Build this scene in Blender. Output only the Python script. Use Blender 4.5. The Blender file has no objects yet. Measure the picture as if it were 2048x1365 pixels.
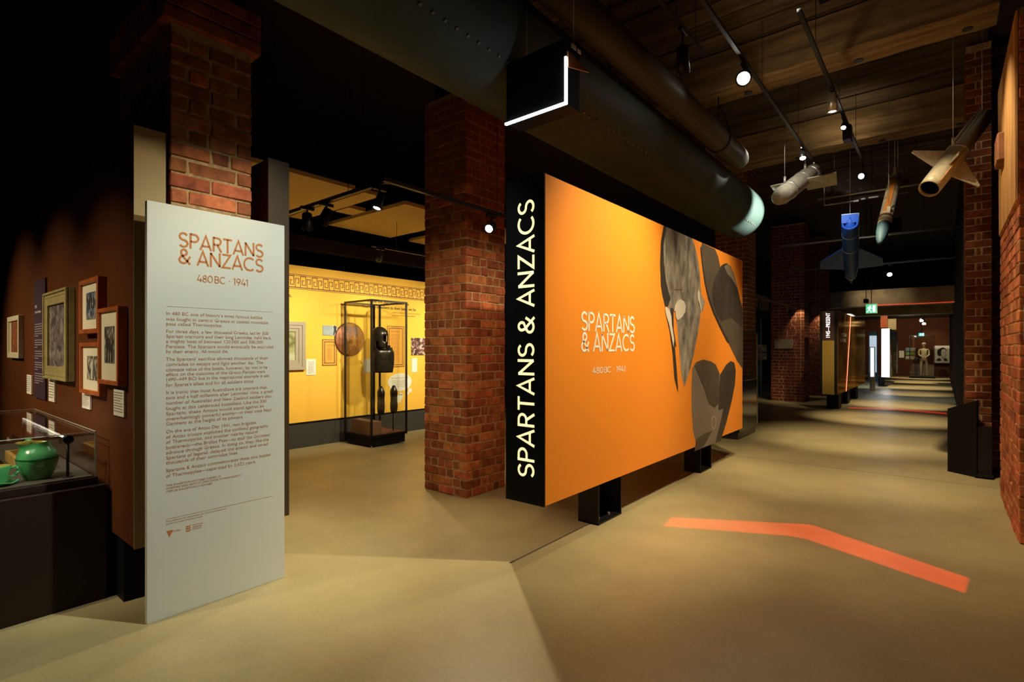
import bpy, bmesh, math, random
from mathutils import Vector, Matrix
from mathutils.geometry import tessellate_polygon
random.seed(7)
SC = bpy.context.scene
COL = SC.collection
PI = math.pi
# ------------------------------------------------------------------ camera, world, exposure
cam = bpy.data.cameras.new('camera'); cam_o = bpy.data.objects.new('camera', cam); COL.objects.link(cam_o)
cam.sensor_width = 36; cam.sensor_fit = 'HORIZONTAL'; cam.lens = 36*1050/2048; cam.shift_y = 16.5/2048
cam.clip_start = .05; cam.clip_end = 200
cam_o.location = (0, 0, 1.56); cam_o.rotation_euler = (PI/2, 0, math.radians(39.35))
SC.camera = cam_o
w = bpy.data.worlds.new('world'); SC.world = w; w.use_nodes = True
w.node_tree.nodes['Background'].inputs[0].default_value = (.9, .75, .55, 1)
w.node_tree.nodes['Background'].inputs[1].default_value = .002
vs = SC.view_settings; vs.view_transform = 'Standard'; vs.look = 'None'; vs.gamma = 1; vs.use_curve_mapping = False
vs.exposure = 0.0
SC.cycles.use_denoising = True
SC.cycles.sample_clamp_indirect = 4
SC.cycles.max_bounces = 6; SC.cycles.transparent_max_bounces = 12

WARM = (1, .80, .52)
NEUT = (1, .93, .78)
COOL = (.75, .87, 1)
def spot(loc, target, power, size=40, blend=.6, col=WARM, radius=.03, parent=None):
    l = bpy.data.lights.new('spot_light', 'SPOT'); l.energy = power; l.color = col
    l.spot_size = math.radians(size); l.spot_blend = blend; l.shadow_soft_size = radius
    o = bpy.data.objects.new('spot_light', l); COL.objects.link(o); o.location = loc
    d = Vector(target)-Vector(loc); o.rotation_euler = d.to_track_quat('-Z', 'Y').to_euler()
    return o
# corridor pools (each from a fixture on the ceiling tracks); (x, y, target x, target y, power, cone)
POOLS = [(-.95, 6.6, -1.3, 8.2, 560, 62), (-1.0, 8.9, -1.1, 10.8, 950, 48), (-.9, 12.6, -1.0, 14.3, 1150, 42),
         (-.8, 16.6, -.9, 18.2, 1150, 40), ]
for x, y, tx, ty, p, s in POOLS: spot((x, y, 4.3), (tx, ty, 0), p, s, .9)
spot((-.8, 21.0, 2.95), (-.8, 23.0, 0), 600, 44, .9)
for y_ in (26.0, 30.5, 35.0): spot((-.9, y_, 3.3), (-.9, y_+1.0, 0), 700, 60, .9)
spot((-1.3, 3.6, 4.4), (-1.4, 6.0, 0), 260, 70, 1)
# ------------------------------------------------------------------ materials
MATS = {}
def mat(name, col, rough=.6, metal=0, var=0.0, scale=6, bump=0.0, emit=0, spec=.5, stretch=None, objrand=0.0, detail=6, var2=None, coat=0):
    if name in MATS: return MATS[name]
    m = bpy.data.materials.new(name); m.use_nodes = True; nt = m.node_tree; N = nt.nodes; L = nt.links
    b = N['Principled BSDF']; c = (*col, 1)
    b.inputs['Base Color'].default_value = c; b.inputs['Roughness'].default_value = rough
    b.inputs['Metallic'].default_value = metal; b.inputs['Specular IOR Level'].default_value = spec
    if coat: b.inputs['Coat Weight'].default_value = coat; b.inputs['Coat Roughness'].default_value = .12
    if emit:
        b.inputs['Emission Color'].default_value = c; b.inputs['Emission Strength'].default_value = emit
    if var or bump or objrand:
        tc = N.new('ShaderNodeTexCoord'); mp = N.new('ShaderNodeMapping'); L.new(tc.outputs['Object'], mp.inputs[0])
        if stretch: mp.inputs['Scale'].default_value = stretch
        if objrand:
            oi = N.new('ShaderNodeObjectInfo'); cb = N.new('ShaderNodeCombineXYZ')
            mu = N.new('ShaderNodeMath'); mu.operation = 'MULTIPLY'; mu.inputs[1].default_value = 57
            L.new(oi.outputs['Random'], mu.inputs[0]); L.new(mu.outputs[0], cb.inputs[0]); L.new(mu.outputs[0], cb.inputs[1])
            L.new(cb.outputs[0], mp.inputs['Location'])
        nz = N.new('ShaderNodeTexNoise'); nz.inputs['Scale'].default_value = scale; nz.inputs['Detail'].default_value = detail
        nz.inputs['Roughness'].default_value = .6
        L.new(mp.outputs[0], nz.inputs['Vector'])
        if var or objrand:
            rp = N.new('ShaderNodeValToRGB'); e = rp.color_ramp.elements
            e[0].position = .33; e[1].position = .67
            e[0].color = (*(x*(1-var) for x in col), 1)
            e[1].color = (*((x*(1+var) if var2 is None else var2[i]) for i, x in enumerate(col)), 1)
            L.new(nz.outputs['Fac'], rp.inputs[0]); out = rp.outputs[0]
            if objrand:
                hs = N.new('ShaderNodeHueSaturation'); mr = N.new('ShaderNodeMapRange')
                mr.inputs[3].default_value = 1-objrand; mr.inputs[4].default_value = 1+objrand
                L.new(oi.outputs['Random'], mr.inputs[0]); L.new(mr.outputs[0], hs.inputs['Value'])
                mh = N.new('ShaderNodeMapRange'); mh.inputs[3].default_value = .492; mh.inputs[4].default_value = .515
                m7 = N.new('ShaderNodeMath'); m7.operation = 'MULTIPLY'; m7.inputs[1].default_value = 13.7
                fr = N.new('ShaderNodeMath'); fr.operation = 'FRACT'
                L.new(oi.outputs['Random'], m7.inputs[0]); L.new(m7.outputs[0], fr.inputs[0]); L.new(fr.outputs[0], mh.inputs[0]); L.new(mh.outputs[0], hs.inputs['Hue'])
                L.new(out, hs.inputs['Color']); out = hs.outputs[0]
            L.new(out, b.inputs['Base Color'])
            if emit: L.new(out, b.inputs['Emission Color'])
        if bump:
            bp = N.new('ShaderNodeBump'); bp.inputs['Strength'].default_value = bump; bp.inputs['Distance'].default_value = .01
            L.new(nz.outputs['Fac'], bp.inputs['Height']); L.new(bp.outputs[0], b.inputs['Normal'])
    MATS[name] = m; return m
def glass_mat(name, tint=(1, 1, 1), ior=1.45, gloss=1.0):
    m = bpy.data.materials.new(name); m.use_nodes = True; nt = m.node_tree; N = nt.nodes; L = nt.links
    for n in list(N): N.remove(n)
    o = N.new('ShaderNodeOutputMaterial'); t = N.new('ShaderNodeBsdfTransparent'); g = N.new('ShaderNodeBsdfGlossy'); mx = N.new('ShaderNodeMixShader'); f = N.new('ShaderNodeFresnel')
    gm = N.new('ShaderNodeNewGeometry'); mi = N.new('ShaderNodeMapRange'); mi.inputs[3].default_value = ior; mi.inputs[4].default_value = 1/ior
    L.new(gm.outputs['Backfacing'], mi.inputs[0]); L.new(mi.outputs[0], f.inputs[0])
    t.inputs[0].default_value = (*tint, 1); g.inputs['Roughness'].default_value = .02; f.inputs[0].default_value = ior
    g.inputs[0].default_value = (gloss, gloss, gloss, 1)
    L.new(f.outputs[0], mx.inputs[0]); L.new(t.outputs[0], mx.inputs[1]); L.new(g.outputs[0], mx.inputs[2]); L.new(mx.outputs[0], o.inputs[0])
    MATS[name] = m; return m
def concrete():
    m = mat('concrete_floor', (.37, .30, .145), .42, var=.16, scale=.9, bump=.0, detail=9)
    nt = m.node_tree; N = nt.nodes; L = nt.links; b = N['Principled BSDF']
    tc = N.new('ShaderNodeTexCoord')
    n2 = N.new('ShaderNodeTexNoise'); n2.inputs['Scale'].default_value = 60; n2.inputs['Detail'].default_value = 4; L.new(tc.outputs['Object'], n2.inputs['Vector'])
    mx = N.new('ShaderNodeMixRGB'); mx.blend_type = 'MULTIPLY'; mx.inputs[0].default_value = 1
    rp = N.new('ShaderNodeValToRGB'); rp.color_ramp.elements[0].position = .3; rp.color_ramp.elements[0].color = (.90, .89, .86, 1); rp.color_ramp.elements[1].position = .6
    L.new(n2.outputs['Fac'], rp.inputs[0])
    src = b.inputs['Base Color'].links[0].from_socket
    L.new(src, mx.inputs[1]); L.new(rp.outputs[0], mx.inputs[2]); L.new(mx.outputs[0], b.inputs['Base Color'])
    n3 = N.new('ShaderNodeTexNoise'); n3.inputs['Scale'].default_value = 2.5; n3.inputs['Detail'].default_value = 6; L.new(tc.outputs['Object'], n3.inputs['Vector'])
    mr = N.new('ShaderNodeMapRange'); mr.inputs[3].default_value = .3; mr.inputs[4].default_value = .55; L.new(n3.outputs['Fac'], mr.inputs[0]); L.new(mr.outputs[0], b.inputs['Roughness'])
    return m
M_FLOOR = concrete()
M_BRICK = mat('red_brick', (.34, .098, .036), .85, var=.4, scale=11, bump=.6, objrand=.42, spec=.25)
M_BRICK_DIM = mat('dimmed_red_brick', (.20, .055, .022), .88, var=.4, scale=9, bump=.6, objrand=.4, spec=.2)  # darker copy of the red brick, dim light put into its colour
M_MORTAR = mat('lime_mortar', (.40, .27, .13), .95, var=.3, scale=25, bump=.8, spec=.1)
M_BLACK = mat('black_paint', (.004, .004, .004), .6, spec=.15)
M_BLACKM = mat('black_steel', (.008, .008, .008), .4, spec=.3)
M_NIGHT = mat('midnight_gloss_panel', (.0015, .003, .006), .45, spec=.12)
M_DARKWALL = mat('dark_wall_paint', (.008, .005, .004), .9, spec=.1)
M_CEIL = mat('dark_ceiling', (.02, .015, .01), .9, var=.3, scale=3)
M_BOARD = mat('ceiling_board_timber', (.066, .048, .029), .9, spec=.1, var=.5, scale=4, bump=.4, stretch=(.25, 2, 2), objrand=.2)
M_BEAM = mat('beam_timber', (.21, .142, .070), .9, spec=.1, var=.45, scale=3, bump=.6, stretch=(.3, 3, 3))
M_POST = mat('post_timber', (.40, .215, .075), .9, spec=.1, var=.4, scale=9, bump=.8, stretch=(2, 2, .15))
M_BROWN = mat('chocolate_wall_paint', (.095, .028, .0065), .7, spec=.1, var=.06, scale=40)
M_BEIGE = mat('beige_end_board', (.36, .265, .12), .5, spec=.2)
M_BEIGE_SHADED = mat('shaded_beige_end_board', (.055, .033, .014), .5, spec=.2)  # same beige board, with the shade put into its colour
M_WHITEP = mat('pale_grey_panel', (.62, .62, .53), .5, spec=.3)
M_ORANGE = mat('orange_print_wall', (.86, .27, .022), .5, spec=.3)
M_YELLOW = mat('yellow_wall_paint', (.88, .50, .065), .6, spec=.2)
M_TERRA = mat('terracotta_ink', (.52, .18, .05), .6, spec=.2)
M_INK = mat('black_ink', (.02, .018, .016), .6)
M_MEAND = mat('umber_ink', (.17, .075, .03), .6)
M_WHITEINK = mat('white_ink', (.9, .85, .72), .6)
M_CREAMLIT = mat('lit_cream_letters', (1.0, .93, .48), .5, emit=.95)
M_WHITELIT = mat('lit_white_letters', (1, .97, .92), .5, emit=1.6)
M_LED = mat('cool_led_strip', (.78, .88, 1.0), .5, emit=9)
M_LAMP = mat('lamp_lens', (1, .95, .82), .5, emit=60)
M_LAMPD = mat('dim_lamp_lens', (1, .95, .85), .5, emit=6)
M_RED = mat('red_led_strip', (1, .16, .07), .5, emit=4.0)
M_REDC = mat('red_led_core', (1, .62, .5), .5, emit=2.0)
M_CASE = mat('dark_case_laminate', (.022, .011, .006), .5, spec=.2)
M_CASE2 = mat('display_bed_fabric', (.060, .050, .038), .8)
M_GREEN = mat('green_glaze', (.09, .40, .15), .2, var=.25, scale=9, coat=.6)
M_GREENY = mat('yellow_glaze', (.42, .36, .06), .2, var=.3, scale=20, coat=.6)
M_REDWOOD = mat('red_wood_frame', (.42, .105, .022), .4, var=.3, scale=8, stretch=(1, 1, .2))
M_OLIVE = mat('olive_gilt_frame', (.36, .30, .12), .45, var=.15, scale=12)
M_CREAM = mat('cream_frame', (.66, .60, .40), .5)
M_MOUNT = mat('cream_mount_board', (.78, .72, .52), .7)
M_PURPLE = mat('plum_text_panel', (.045, .022, .036), .5)
M_LABEL = mat('white_label_card', (.80, .76, .64), .6)
M_GREY = mat('grey_missile_paint', (.42, .39, .30), .45, var=.15, scale=14)
M_OLD = mat('worn_cream_missile_paint', (.47, .42, .28), .42, var=.15, scale=14)
M_STEEL = mat('galvanised_steel', (.42, .40, .34), .38, metal=.7)
M_WIRE = mat('steel_cable', (.55, .53, .48), .35, metal=.6)
M_TAN = mat('acoustic_board', (.66, .50, .24), .9, var=.06, scale=50)
M_PIPE = mat('grey_green_hull_paint', (.055, .072, .058), .6, spec=.12, var=.12, scale=5)
M_TUBE = mat('silver_tube_paint', (.075, .07, .055), .45, spec=.15)
M_BLUE = mat('royal_blue_paint', (.016, .070, .32), .5, spec=.3)
M_BRONZE = mat('bronze_mirror_panel', (.20, .10, .025), .28, spec=.1, var=.15, scale=2)
def bronze():
    m = bpy.data.materials.new('tinted_bronze_gloss'); m.use_nodes = True; nt = m.node_tree; N = nt.nodes; L = nt.links
    for n in list(N): N.remove(n)
    o = N.new('ShaderNodeOutputMaterial'); d = N.new('ShaderNodeBsdfDiffuse'); g = N.new('ShaderNodeBsdfGlossy'); mx = N.new('ShaderNodeMixShader')
    tc = N.new('ShaderNodeTexCoord'); nz = N.new('ShaderNodeTexNoise'); nz.inputs['Scale'].default_value = 1.6; rp = N.new('ShaderNodeValToRGB')
    rp.color_ramp.elements[0].position = .35; rp.color_ramp.elements[0].color = (.13, .055, .012, 1); rp.color_ramp.elements[1].position = .65; rp.color_ramp.elements[1].color = (.24, .13, .035, 1)
    L.new(tc.outputs['Object'], nz.inputs['Vector']); L.new(nz.outputs['Fac'], rp.inputs[0]); L.new(rp.outputs[0], d.inputs[0])
    g.inputs[0].default_value = (.42, .24, .08, 1); g.inputs['Roughness'].default_value = .10; mx.inputs[0].default_value = .42
    L.new(d.outputs[0], mx.inputs[1]); L.new(g.outputs[0], mx.inputs[2]); L.new(mx.outputs[0], o.inputs[0]); return m
M_BRONZE = bronze()
M_GOLD = mat('gold_panel', (.42, .27, .05), .4, metal=.3)
M_BROZ = mat('dark_patinated_bronze', (.035, .027, .020), .28, metal=.6, var=.4, scale=16)
M_COPPER = mat('painted_shield_copper', (.30, .095, .025), .45, metal=.2, var=.6, scale=5)
M_GLASS = glass_mat('clear_glass', (.97, .98, .96))
M_GEDGE = mat('glass_edge', (.40, .48, .42), .25)
M_TEAL = mat('teal_wall_paint', (.02, .055, .065), .7)
M_LBOX = mat('white_light_box', (.92, .97, 1), .5, emit=2.6)
# ------------------------------------------------------------------ helpers
class MB:
    def __init__(s): s.v = []; s.f = []; s.sm = []
    def add(s, v, f, smooth=False):
        n = len(s.v); s.v += [tuple(p) for p in v]; s.f += [tuple(i+n for i in q) for q in f]; s.sm += [smooth]*len(f); return s
    def box(s, x0, x1, y0, y1, z0, z1, c=0.0, M=None):
        if x1 < x0: x0, x1 = x1, x0
        if y1 < y0: y0, y1 = y1, y0
        if z1 < z0: z0, z1 = z1, z0
        if not c:
            v = [(x, y, z) for x in (x0, x1) for y in (y0, y1) for z in (z0, z1)]
            f = [(0, 1, 3, 2), (4, 6, 7, 5), (0, 4, 5, 1), (2, 3, 7, 6), (0, 2, 6, 4), (1, 5, 7, 3)]
        else: v, f = chamfer(x0, x1, y0, y1, z0, z1, c, 0, None)
        if M is not None: v = [M @ Vector(p) for p in v]
        return s.add(v, f)
    def cyl(s, a, b, r0, r1=None, n=12, caps=True, smooth=True):
        if r1 is None: r1 = r0
        a = Vector(a); b = Vector(b); d = (b-a).normalized()
        u = d.orthogonal().normalized(); w_ = d.cross(u)
        v = []
        for p, r in ((a, r0), (b, r1)):
            for i in range(n):
                t = 2*PI*i/n; v.append(p+(u*math.cos(t)+w_*math.sin(t))*r)
        s.add(v, [(i, (i+1) % n, n+(i+1) % n, n+i) for i in range(n)], smooth)
        if caps: s.add(v[:n], [tuple(range(n))[::-1]]); s.add(v[n:], [tuple(range(n))])
        return s
    def rev(s, a, b, prof, n=20, smooth=True, sx=1, sy=1):
        """surface of revolution about a->b; prof = [(t, r)], t in units of length from a"""
        a = Vector(a); b = Vector(b); d = (b-a).normalized()
        u = d.orthogonal().normalized() if abs(d.z) < .99 else Vector((1, 0, 0)); w_ = d.cross(u)
        v = []; f = []
        for t, r in prof:
            for i in range(n):
                q = 2*PI*i/n; v.append(a+d*t+(u*math.cos(q)*sx+w_*math.sin(q)*sy)*r)
        for k in range(len(prof)-1):
            for i in range(n): f.append((k*n+i, k*n+(i+1) % n, (k+1)*n+(i+1) % n, (k+1)*n+i))
        return s.add(v, f, smooth)
    def tube(s, pts, r, n=8, smooth=True):
        for p, q in zip(pts[:-1], pts[1:]): s.cyl(p, q, r, n=n, smooth=smooth)
        return s
    def poly(s, pts, off=None):
        """planar polygon (may be concave), tessellated; off = extrude vector"""
        pts = [Vector(p) for p in pts]; tr = tessellate_polygon([pts]); n = len(pts)
        s.add(pts, [tuple(t) for t in tr])
        if off is not None:
            o = Vector(off); s.add([p+o for p in pts], [tuple(t)[::-1] for t in tr])
            s.add(pts+[p+o for p in pts], [(i, (i+1) % n, n+(i+1) % n, n+i) for i in range(n)])
        return s
    def mesh(s, name):
        me = bpy.data.meshes.new(name); me.from_pydata(s.v, [], s.f)
        me.polygons.foreach_set('use_smooth', s.sm); me.update()
        bm = bmesh.new(); bm.from_mesh(me); bmesh.ops.remove_doubles(bm, verts=bm.verts, dist=1e-5)
        bmesh.ops.recalc_face_normals(bm, faces=bm.faces); bm.to_mesh(me); bm.free(); return me
    def build(s, name, m, parent=None, local=True):
        me = s.mesh(name); me.materials.append(m); o = bpy.data.objects.new(name, me); COL.objects.link(o)
        if parent is not None:
            o.parent = parent; o.matrix_parent_inverse = Matrix.LocRotScale(parent.location, parent.rotation_euler, None).inverted()
        return o
def chamfer(x0, x1, y0, y1, z0, z1, c, jit, rng):
    v = []; idx = {}
    for ix, x in enumerate((x0, x1)):
        for iy, y in enumerate((y0, y1)):
            for iz, z in enumerate((z0, z1)):
                dx = c*(1 if ix == 0 else -1); dy = c*(1 if iy == 0 else -1); dz = c*(1 if iz == 0 else -1)
                j = (lambda: rng.uniform(-jit, jit)) if jit else (lambda: 0)
                q = (j(), j(), j())
                for k, p in enumerate(((x, y+dy, z+dz), (x+dx, y, z+dz), (x+dx, y+dy, z))):
                    idx[(ix, iy, iz, k)] = len(v); v.append((p[0]+q[0], p[1]+q[1], p[2]+q[2]))
    f = []
    for i in (0, 1):
        f.append([idx[(i, a, b, 0)] for a, b in ((0, 0), (1, 0), (1, 1), (0, 1))])
        f.append([idx[(a, i, b, 1)] for a, b in ((0, 0), (1, 0), (1, 1), (0, 1))])
        f.append([idx[(a, b, i, 2)] for a, b in ((0, 0), (1, 0), (1, 1), (0, 1))])
    for a in (0, 1):
        for b in (0, 1):
            f.append([idx[(0, a, b, 1)], idx[(1, a, b, 1)], idx[(1, a, b, 2)], idx[(0, a, b, 2)]])
            f.append([idx[(a, 0, b, 0)], idx[(a, 1, b, 0)], idx[(a, 1, b, 2)], idx[(a, 0, b, 2)]])
            f.append([idx[(a, b, 0, 0)], idx[(a, b, 1, 0)], idx[(a, b, 1, 1)], idx[(a, b, 0, 1)]])
            for z in (0, 1): f.append([idx[(a, b, z, k)] for k in range(3)])
    return v, [tuple(q) for q in f]
def tag(o, label=None, cat=None, group=None, kind=None):
    if label: o['label'] = label
    if cat: o['category'] = cat
    if group: o['group'] = group
    if kind: o['kind'] = kind
    return o
def thing(name, label, cat, loc=(0, 0, 0), group=None):
    o = bpy.data.objects.new(name, None); COL.objects.link(o); o.location = loc; o.empty_display_size = .1
    return tag(o, label, cat, group)
def struct(name, mb, m): return tag(mb.build(name, m), kind='structure')
# --- ribbons and lettering -------------------------------------------------
def ribbon(mb, pts, w, place):
    P = [Vector(p) for p in pts]; n = len(P); L_, R_ = [], []
    for i in range(n):
        a = (P[i]-P[i-1]).normalized() if i else None; b = (P[i+1]-P[i]).normalized() if i < n-1 else None
        if a is None: a = b
        if b is None: b = a
        na = Vector((-a.y, a.x)); nb = Vector((-b.y, b.x)); m_ = na+nb
        if m_.length < .2: m_ = nb.copy()
        m_.normalize(); k = w/2/max(.45, m_.dot(nb)); L_.append(P[i]+m_*k); R_.append(P[i]-m_*k)
    mb.add([place(p) for p in L_]+[place(p) for p in R_], [(i, i+1, n+i+1, n+i) for i in range(n-1)])
def arc(cx, cy, rx, ry, a0, a1, n=14):
    return [(cx+rx*math.cos(math.radians(a0+(a1-a0)*i/n)), cy+ry*math.sin(math.radians(a0+(a1-a0)*i/n))) for i in range(n+1)]
GL = {
 'S': (.62, [arc(.31, .72, .235, .22, 25, 270)+arc(.31, .28, .255, .22, 90, -150)[1:]]),
 'P': (.64, [[(.09, 0), (.09, 1)], [(.09, .94), (.33, .94)]+arc(.33, .70, .25, .24, 90, -90)[1:]+[(.09, .46)]]),
 'A': (.78, [[(.04, 0), (.39, .97), (.74, 0)], [(.16, .27), (.62, .27)]]),
 'R': (.68, [[(.09, 0), (.09, 1)], [(.09, .94), (.34, .94)]+arc(.34, .71, .24, .23, 90, -90)[1:]+[(.09, .48)], [(.34, .48), (.62, 0)]]),
 'T': (.66, [[(.02, .94), (.64, .94)], [(.33, .94), (.33, 0)]]),
 'N': (.78, [[(.09, 0), (.09, .96)], [(.09, .93), (.69, .07)], [(.69, .04), (.69, 1)]]),
 'Z': (.66, [[(.05, .94), (.60, .94), (.06, .06), (.62, .06)]]),
 'C': (.84, [arc(.47, .5, .41, .44, 48, 312, 24)]),
 '&': (.76, [[(.72, 0), (.20, .57)]+arc(.335, .745, .175, .195, 215, -35, 14)+[(.24, .50)]+arc(.30, .27, .245, .22, 112, 335, 16)+[(.72, .52)]]),
 '4': (.66, [[(.36, 1), (.06, .26), (.64, .26)], [(.49, .52), (.49, 0)]]),
 '8': (.64, [arc(.32, .73, .20, .21, 0, 360, 18), arc(.32, .27, .255, .22, 0, 360, 20)]),
 '0': (.74, [arc(.37, .5, .30, .44, 0, 360, 26)]),
 'B': (.66, [[(.09, 0), (.09, 1)], [(.09, .94), (.33, .94)]+arc(.33, .725, .21, .215, 90, -90)[1:]+[(.09, .51)], [(.33, .51)]+arc(.34, .285, .245, .225, 90, -90)+[(.09, .06)]]),
 '1': (.40, [[(.04, .80), (.24, .93), (.24, 0)]]),
 '9': (.66, [arc(.33, .67, .255, .265, 0, 360, 20), [(.565, .56), (.26, 0)]]),
 '\u00b7': (.34, [[(.11, .46), (.23, .46)]]),
 ' ': (.30, []), '|': (.12, []),
 'E': (.6, [[(.09, 0), (.09, 1)], [(.09, .94), (.56, .94)], [(.09, .5), (.5, .5)], [(.09, .06), (.56, .06)]]),
 '5': (.62, [[(.52, .94), (.14, .94), (.10, .56)]+arc(.30, .33, .25, .27, 120, -140)]),
 '-': (.6, [[(.06, .46), (.54, .46)]]),
}
def lettering(mb, text, place, w=.115, width=None, h=1, track=.05):
    x = 0; strokes = []
    for ch in text:
        adv, ss = GL[ch]
        for s_ in ss: strokes.append([(p[0]+x, p[1]) for p in s_])
        x += adv+track
    tot = x-track; k = (width/tot) if width else h
    for s_ in strokes: ribbon(mb, s_, w, lambda p: place(p[0]*k, p[1]*h))
    return tot*k
def frame_of(o, right, up):
    o = Vector(o); right = Vector(right); up = Vector(up)
    return lambda a, b: o+right*a+up*b
_fonts = {}
def typed(mb, text, size, place, width=None, align='LEFT', shear=0, bold=0):
    c = bpy.data.curves.new('typed', 'FONT'); c.body = text; c.size = size; c.resolution_u = 2; c.align_x = align; c.shear = shear; c.offset = bold
    o = bpy.data.objects.new('typed', c); COL.objects.link(o)
    dg = bpy.context.evaluated_depsgraph_get(); me = o.evaluated_get(dg).to_mesh()
    xs = [v.co.x for v in me.vertices]
    k = width/(max(xs)-min(xs)) if (width and xs) else 1
    mb.add([place(v.co.x*k, v.co.y) for v in me.vertices], [tuple(p.vertices) for p in me.polygons])
    bpy.data.objects.remove(o); bpy.data.curves.remove(c)
# ------------------------------------------------------------------ the setting
fl = MB(); fl.box(-14, 4.5, -5, 42, -.2, 0); struct('floor', fl, M_FLOOR)
t = MB(); t.box(-2.445, -2.43, 2.95, 7.85, .0005, .003); struct('trim_1', t, mat('floor_joint', (.05, .035, .02), .8))
t = MB(); t.box(-3.3, 3.0, 8.0, 8.008, .0003, .0015); t.box(-3.0, -2.992, 12.4, 30, .0003, .0015); struct('trim_2', t, mat('fine_joint', (.2, .15, .08), .8))
c = MB(); c.box(-14, 4.5, -5, 42, 5.45, 5.6); ceil = struct('ceiling', c, M_CEIL)
BY = [-2.1, .95, 4.0, 6.92, 9.93, 12.95, 15.95]
bw = .315
variants = []
for k in range(4):
    rng = random.Random(k); v, f = chamfer(-1.99, 1.99, -bw/2+.012, bw/2-.012, -.025, .025, .006, .004, rng)
    mb = MB(); mb.add(v, f); me = mb.mesh('board'); me.materials.append(M_BOARD); variants.append(me)
for i in range(56):
    y = -1.9+i*(bw+.004)
    o = bpy.data.objects.new('board', variants[i % 4]); COL.objects.link(o); o.location = (-1.56, y, 5.42+.006*(i % 3)); o.parent = ceil
w_ = MB(); w_.box(-14, -13.8, -5, 42, 0, 5.45); struct('wall_left', w_, M_DARKWALL)
w_ = MB(); w_.box(-14, 4.5, 38.0, 38.2, 0, 5.45); struct('wall_far', w_, mat('far_brown_paint', (.085, .030, .013), .8, spec=.1))
w_ = MB(); w_.box(-14, 4.5, -5.2, -5, 0, 5.45); struct('wall_back', w_, M_DARKWALL)
w_ = MB(); w_.box(1.4, 1.6, -5, 38, 0, 5.45); struct('wall_right', w_, M_DARKWALL)
w_ = MB(); w_.box(-13.8, -9.0, 13.0, 13.2, 0, 5.45); w_.box(-9.2, -9.0, 9.0, 13.0, 0, 5.45); struct('wall_rear', w_, M_DARKWALL)
# timber beams across the hall
for i, y in enumerate(BY[:5]):
    names = ['behind the viewer', 'above the intro panel', 'over the middle brick pillar', 'holding the bright spotlight track', 'above the hanging missiles']
    b = thing('timber_beam', 'rough pale timber beam crossing the dark ceiling, ' + names[i], 'beam', (-.6, y+.23, 4.9))
    m_ = MB()
    nseg = 26; xs = [-3.55+i2*3.98/nseg for i2 in range(nseg+1)]
    prof = [(0, .48), (0, .02), (.03, 0), (.42, 0), (.45, .02), (.45, .48)]
    rng = random.Random(40+i); v = []; f = []
    for x in xs:
        for (py_, pz_) in prof: v.append((x, y+py_+rng.uniform(-.008, .008), 4.9+pz_+(rng.uniform(-.01, .01) if pz_ < .1 else 0)))
    for a in range(nseg):
        for q in range(5): f.append((a*6+q, a*6+q+1, (a+1)*6+q+1, (a+1)*6+q))
    m_.add(v, f); m_.build('beam_body', M_BEAM, b)
    k_ = MB()
    for x in (-1.95, -.75, .2): k_.cyl((x, y+.3, 4.885), (x, y+.3, 4.905), .045, n=12)
    k_.build('bolt_plate', M_BLACKM, b)
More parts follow.
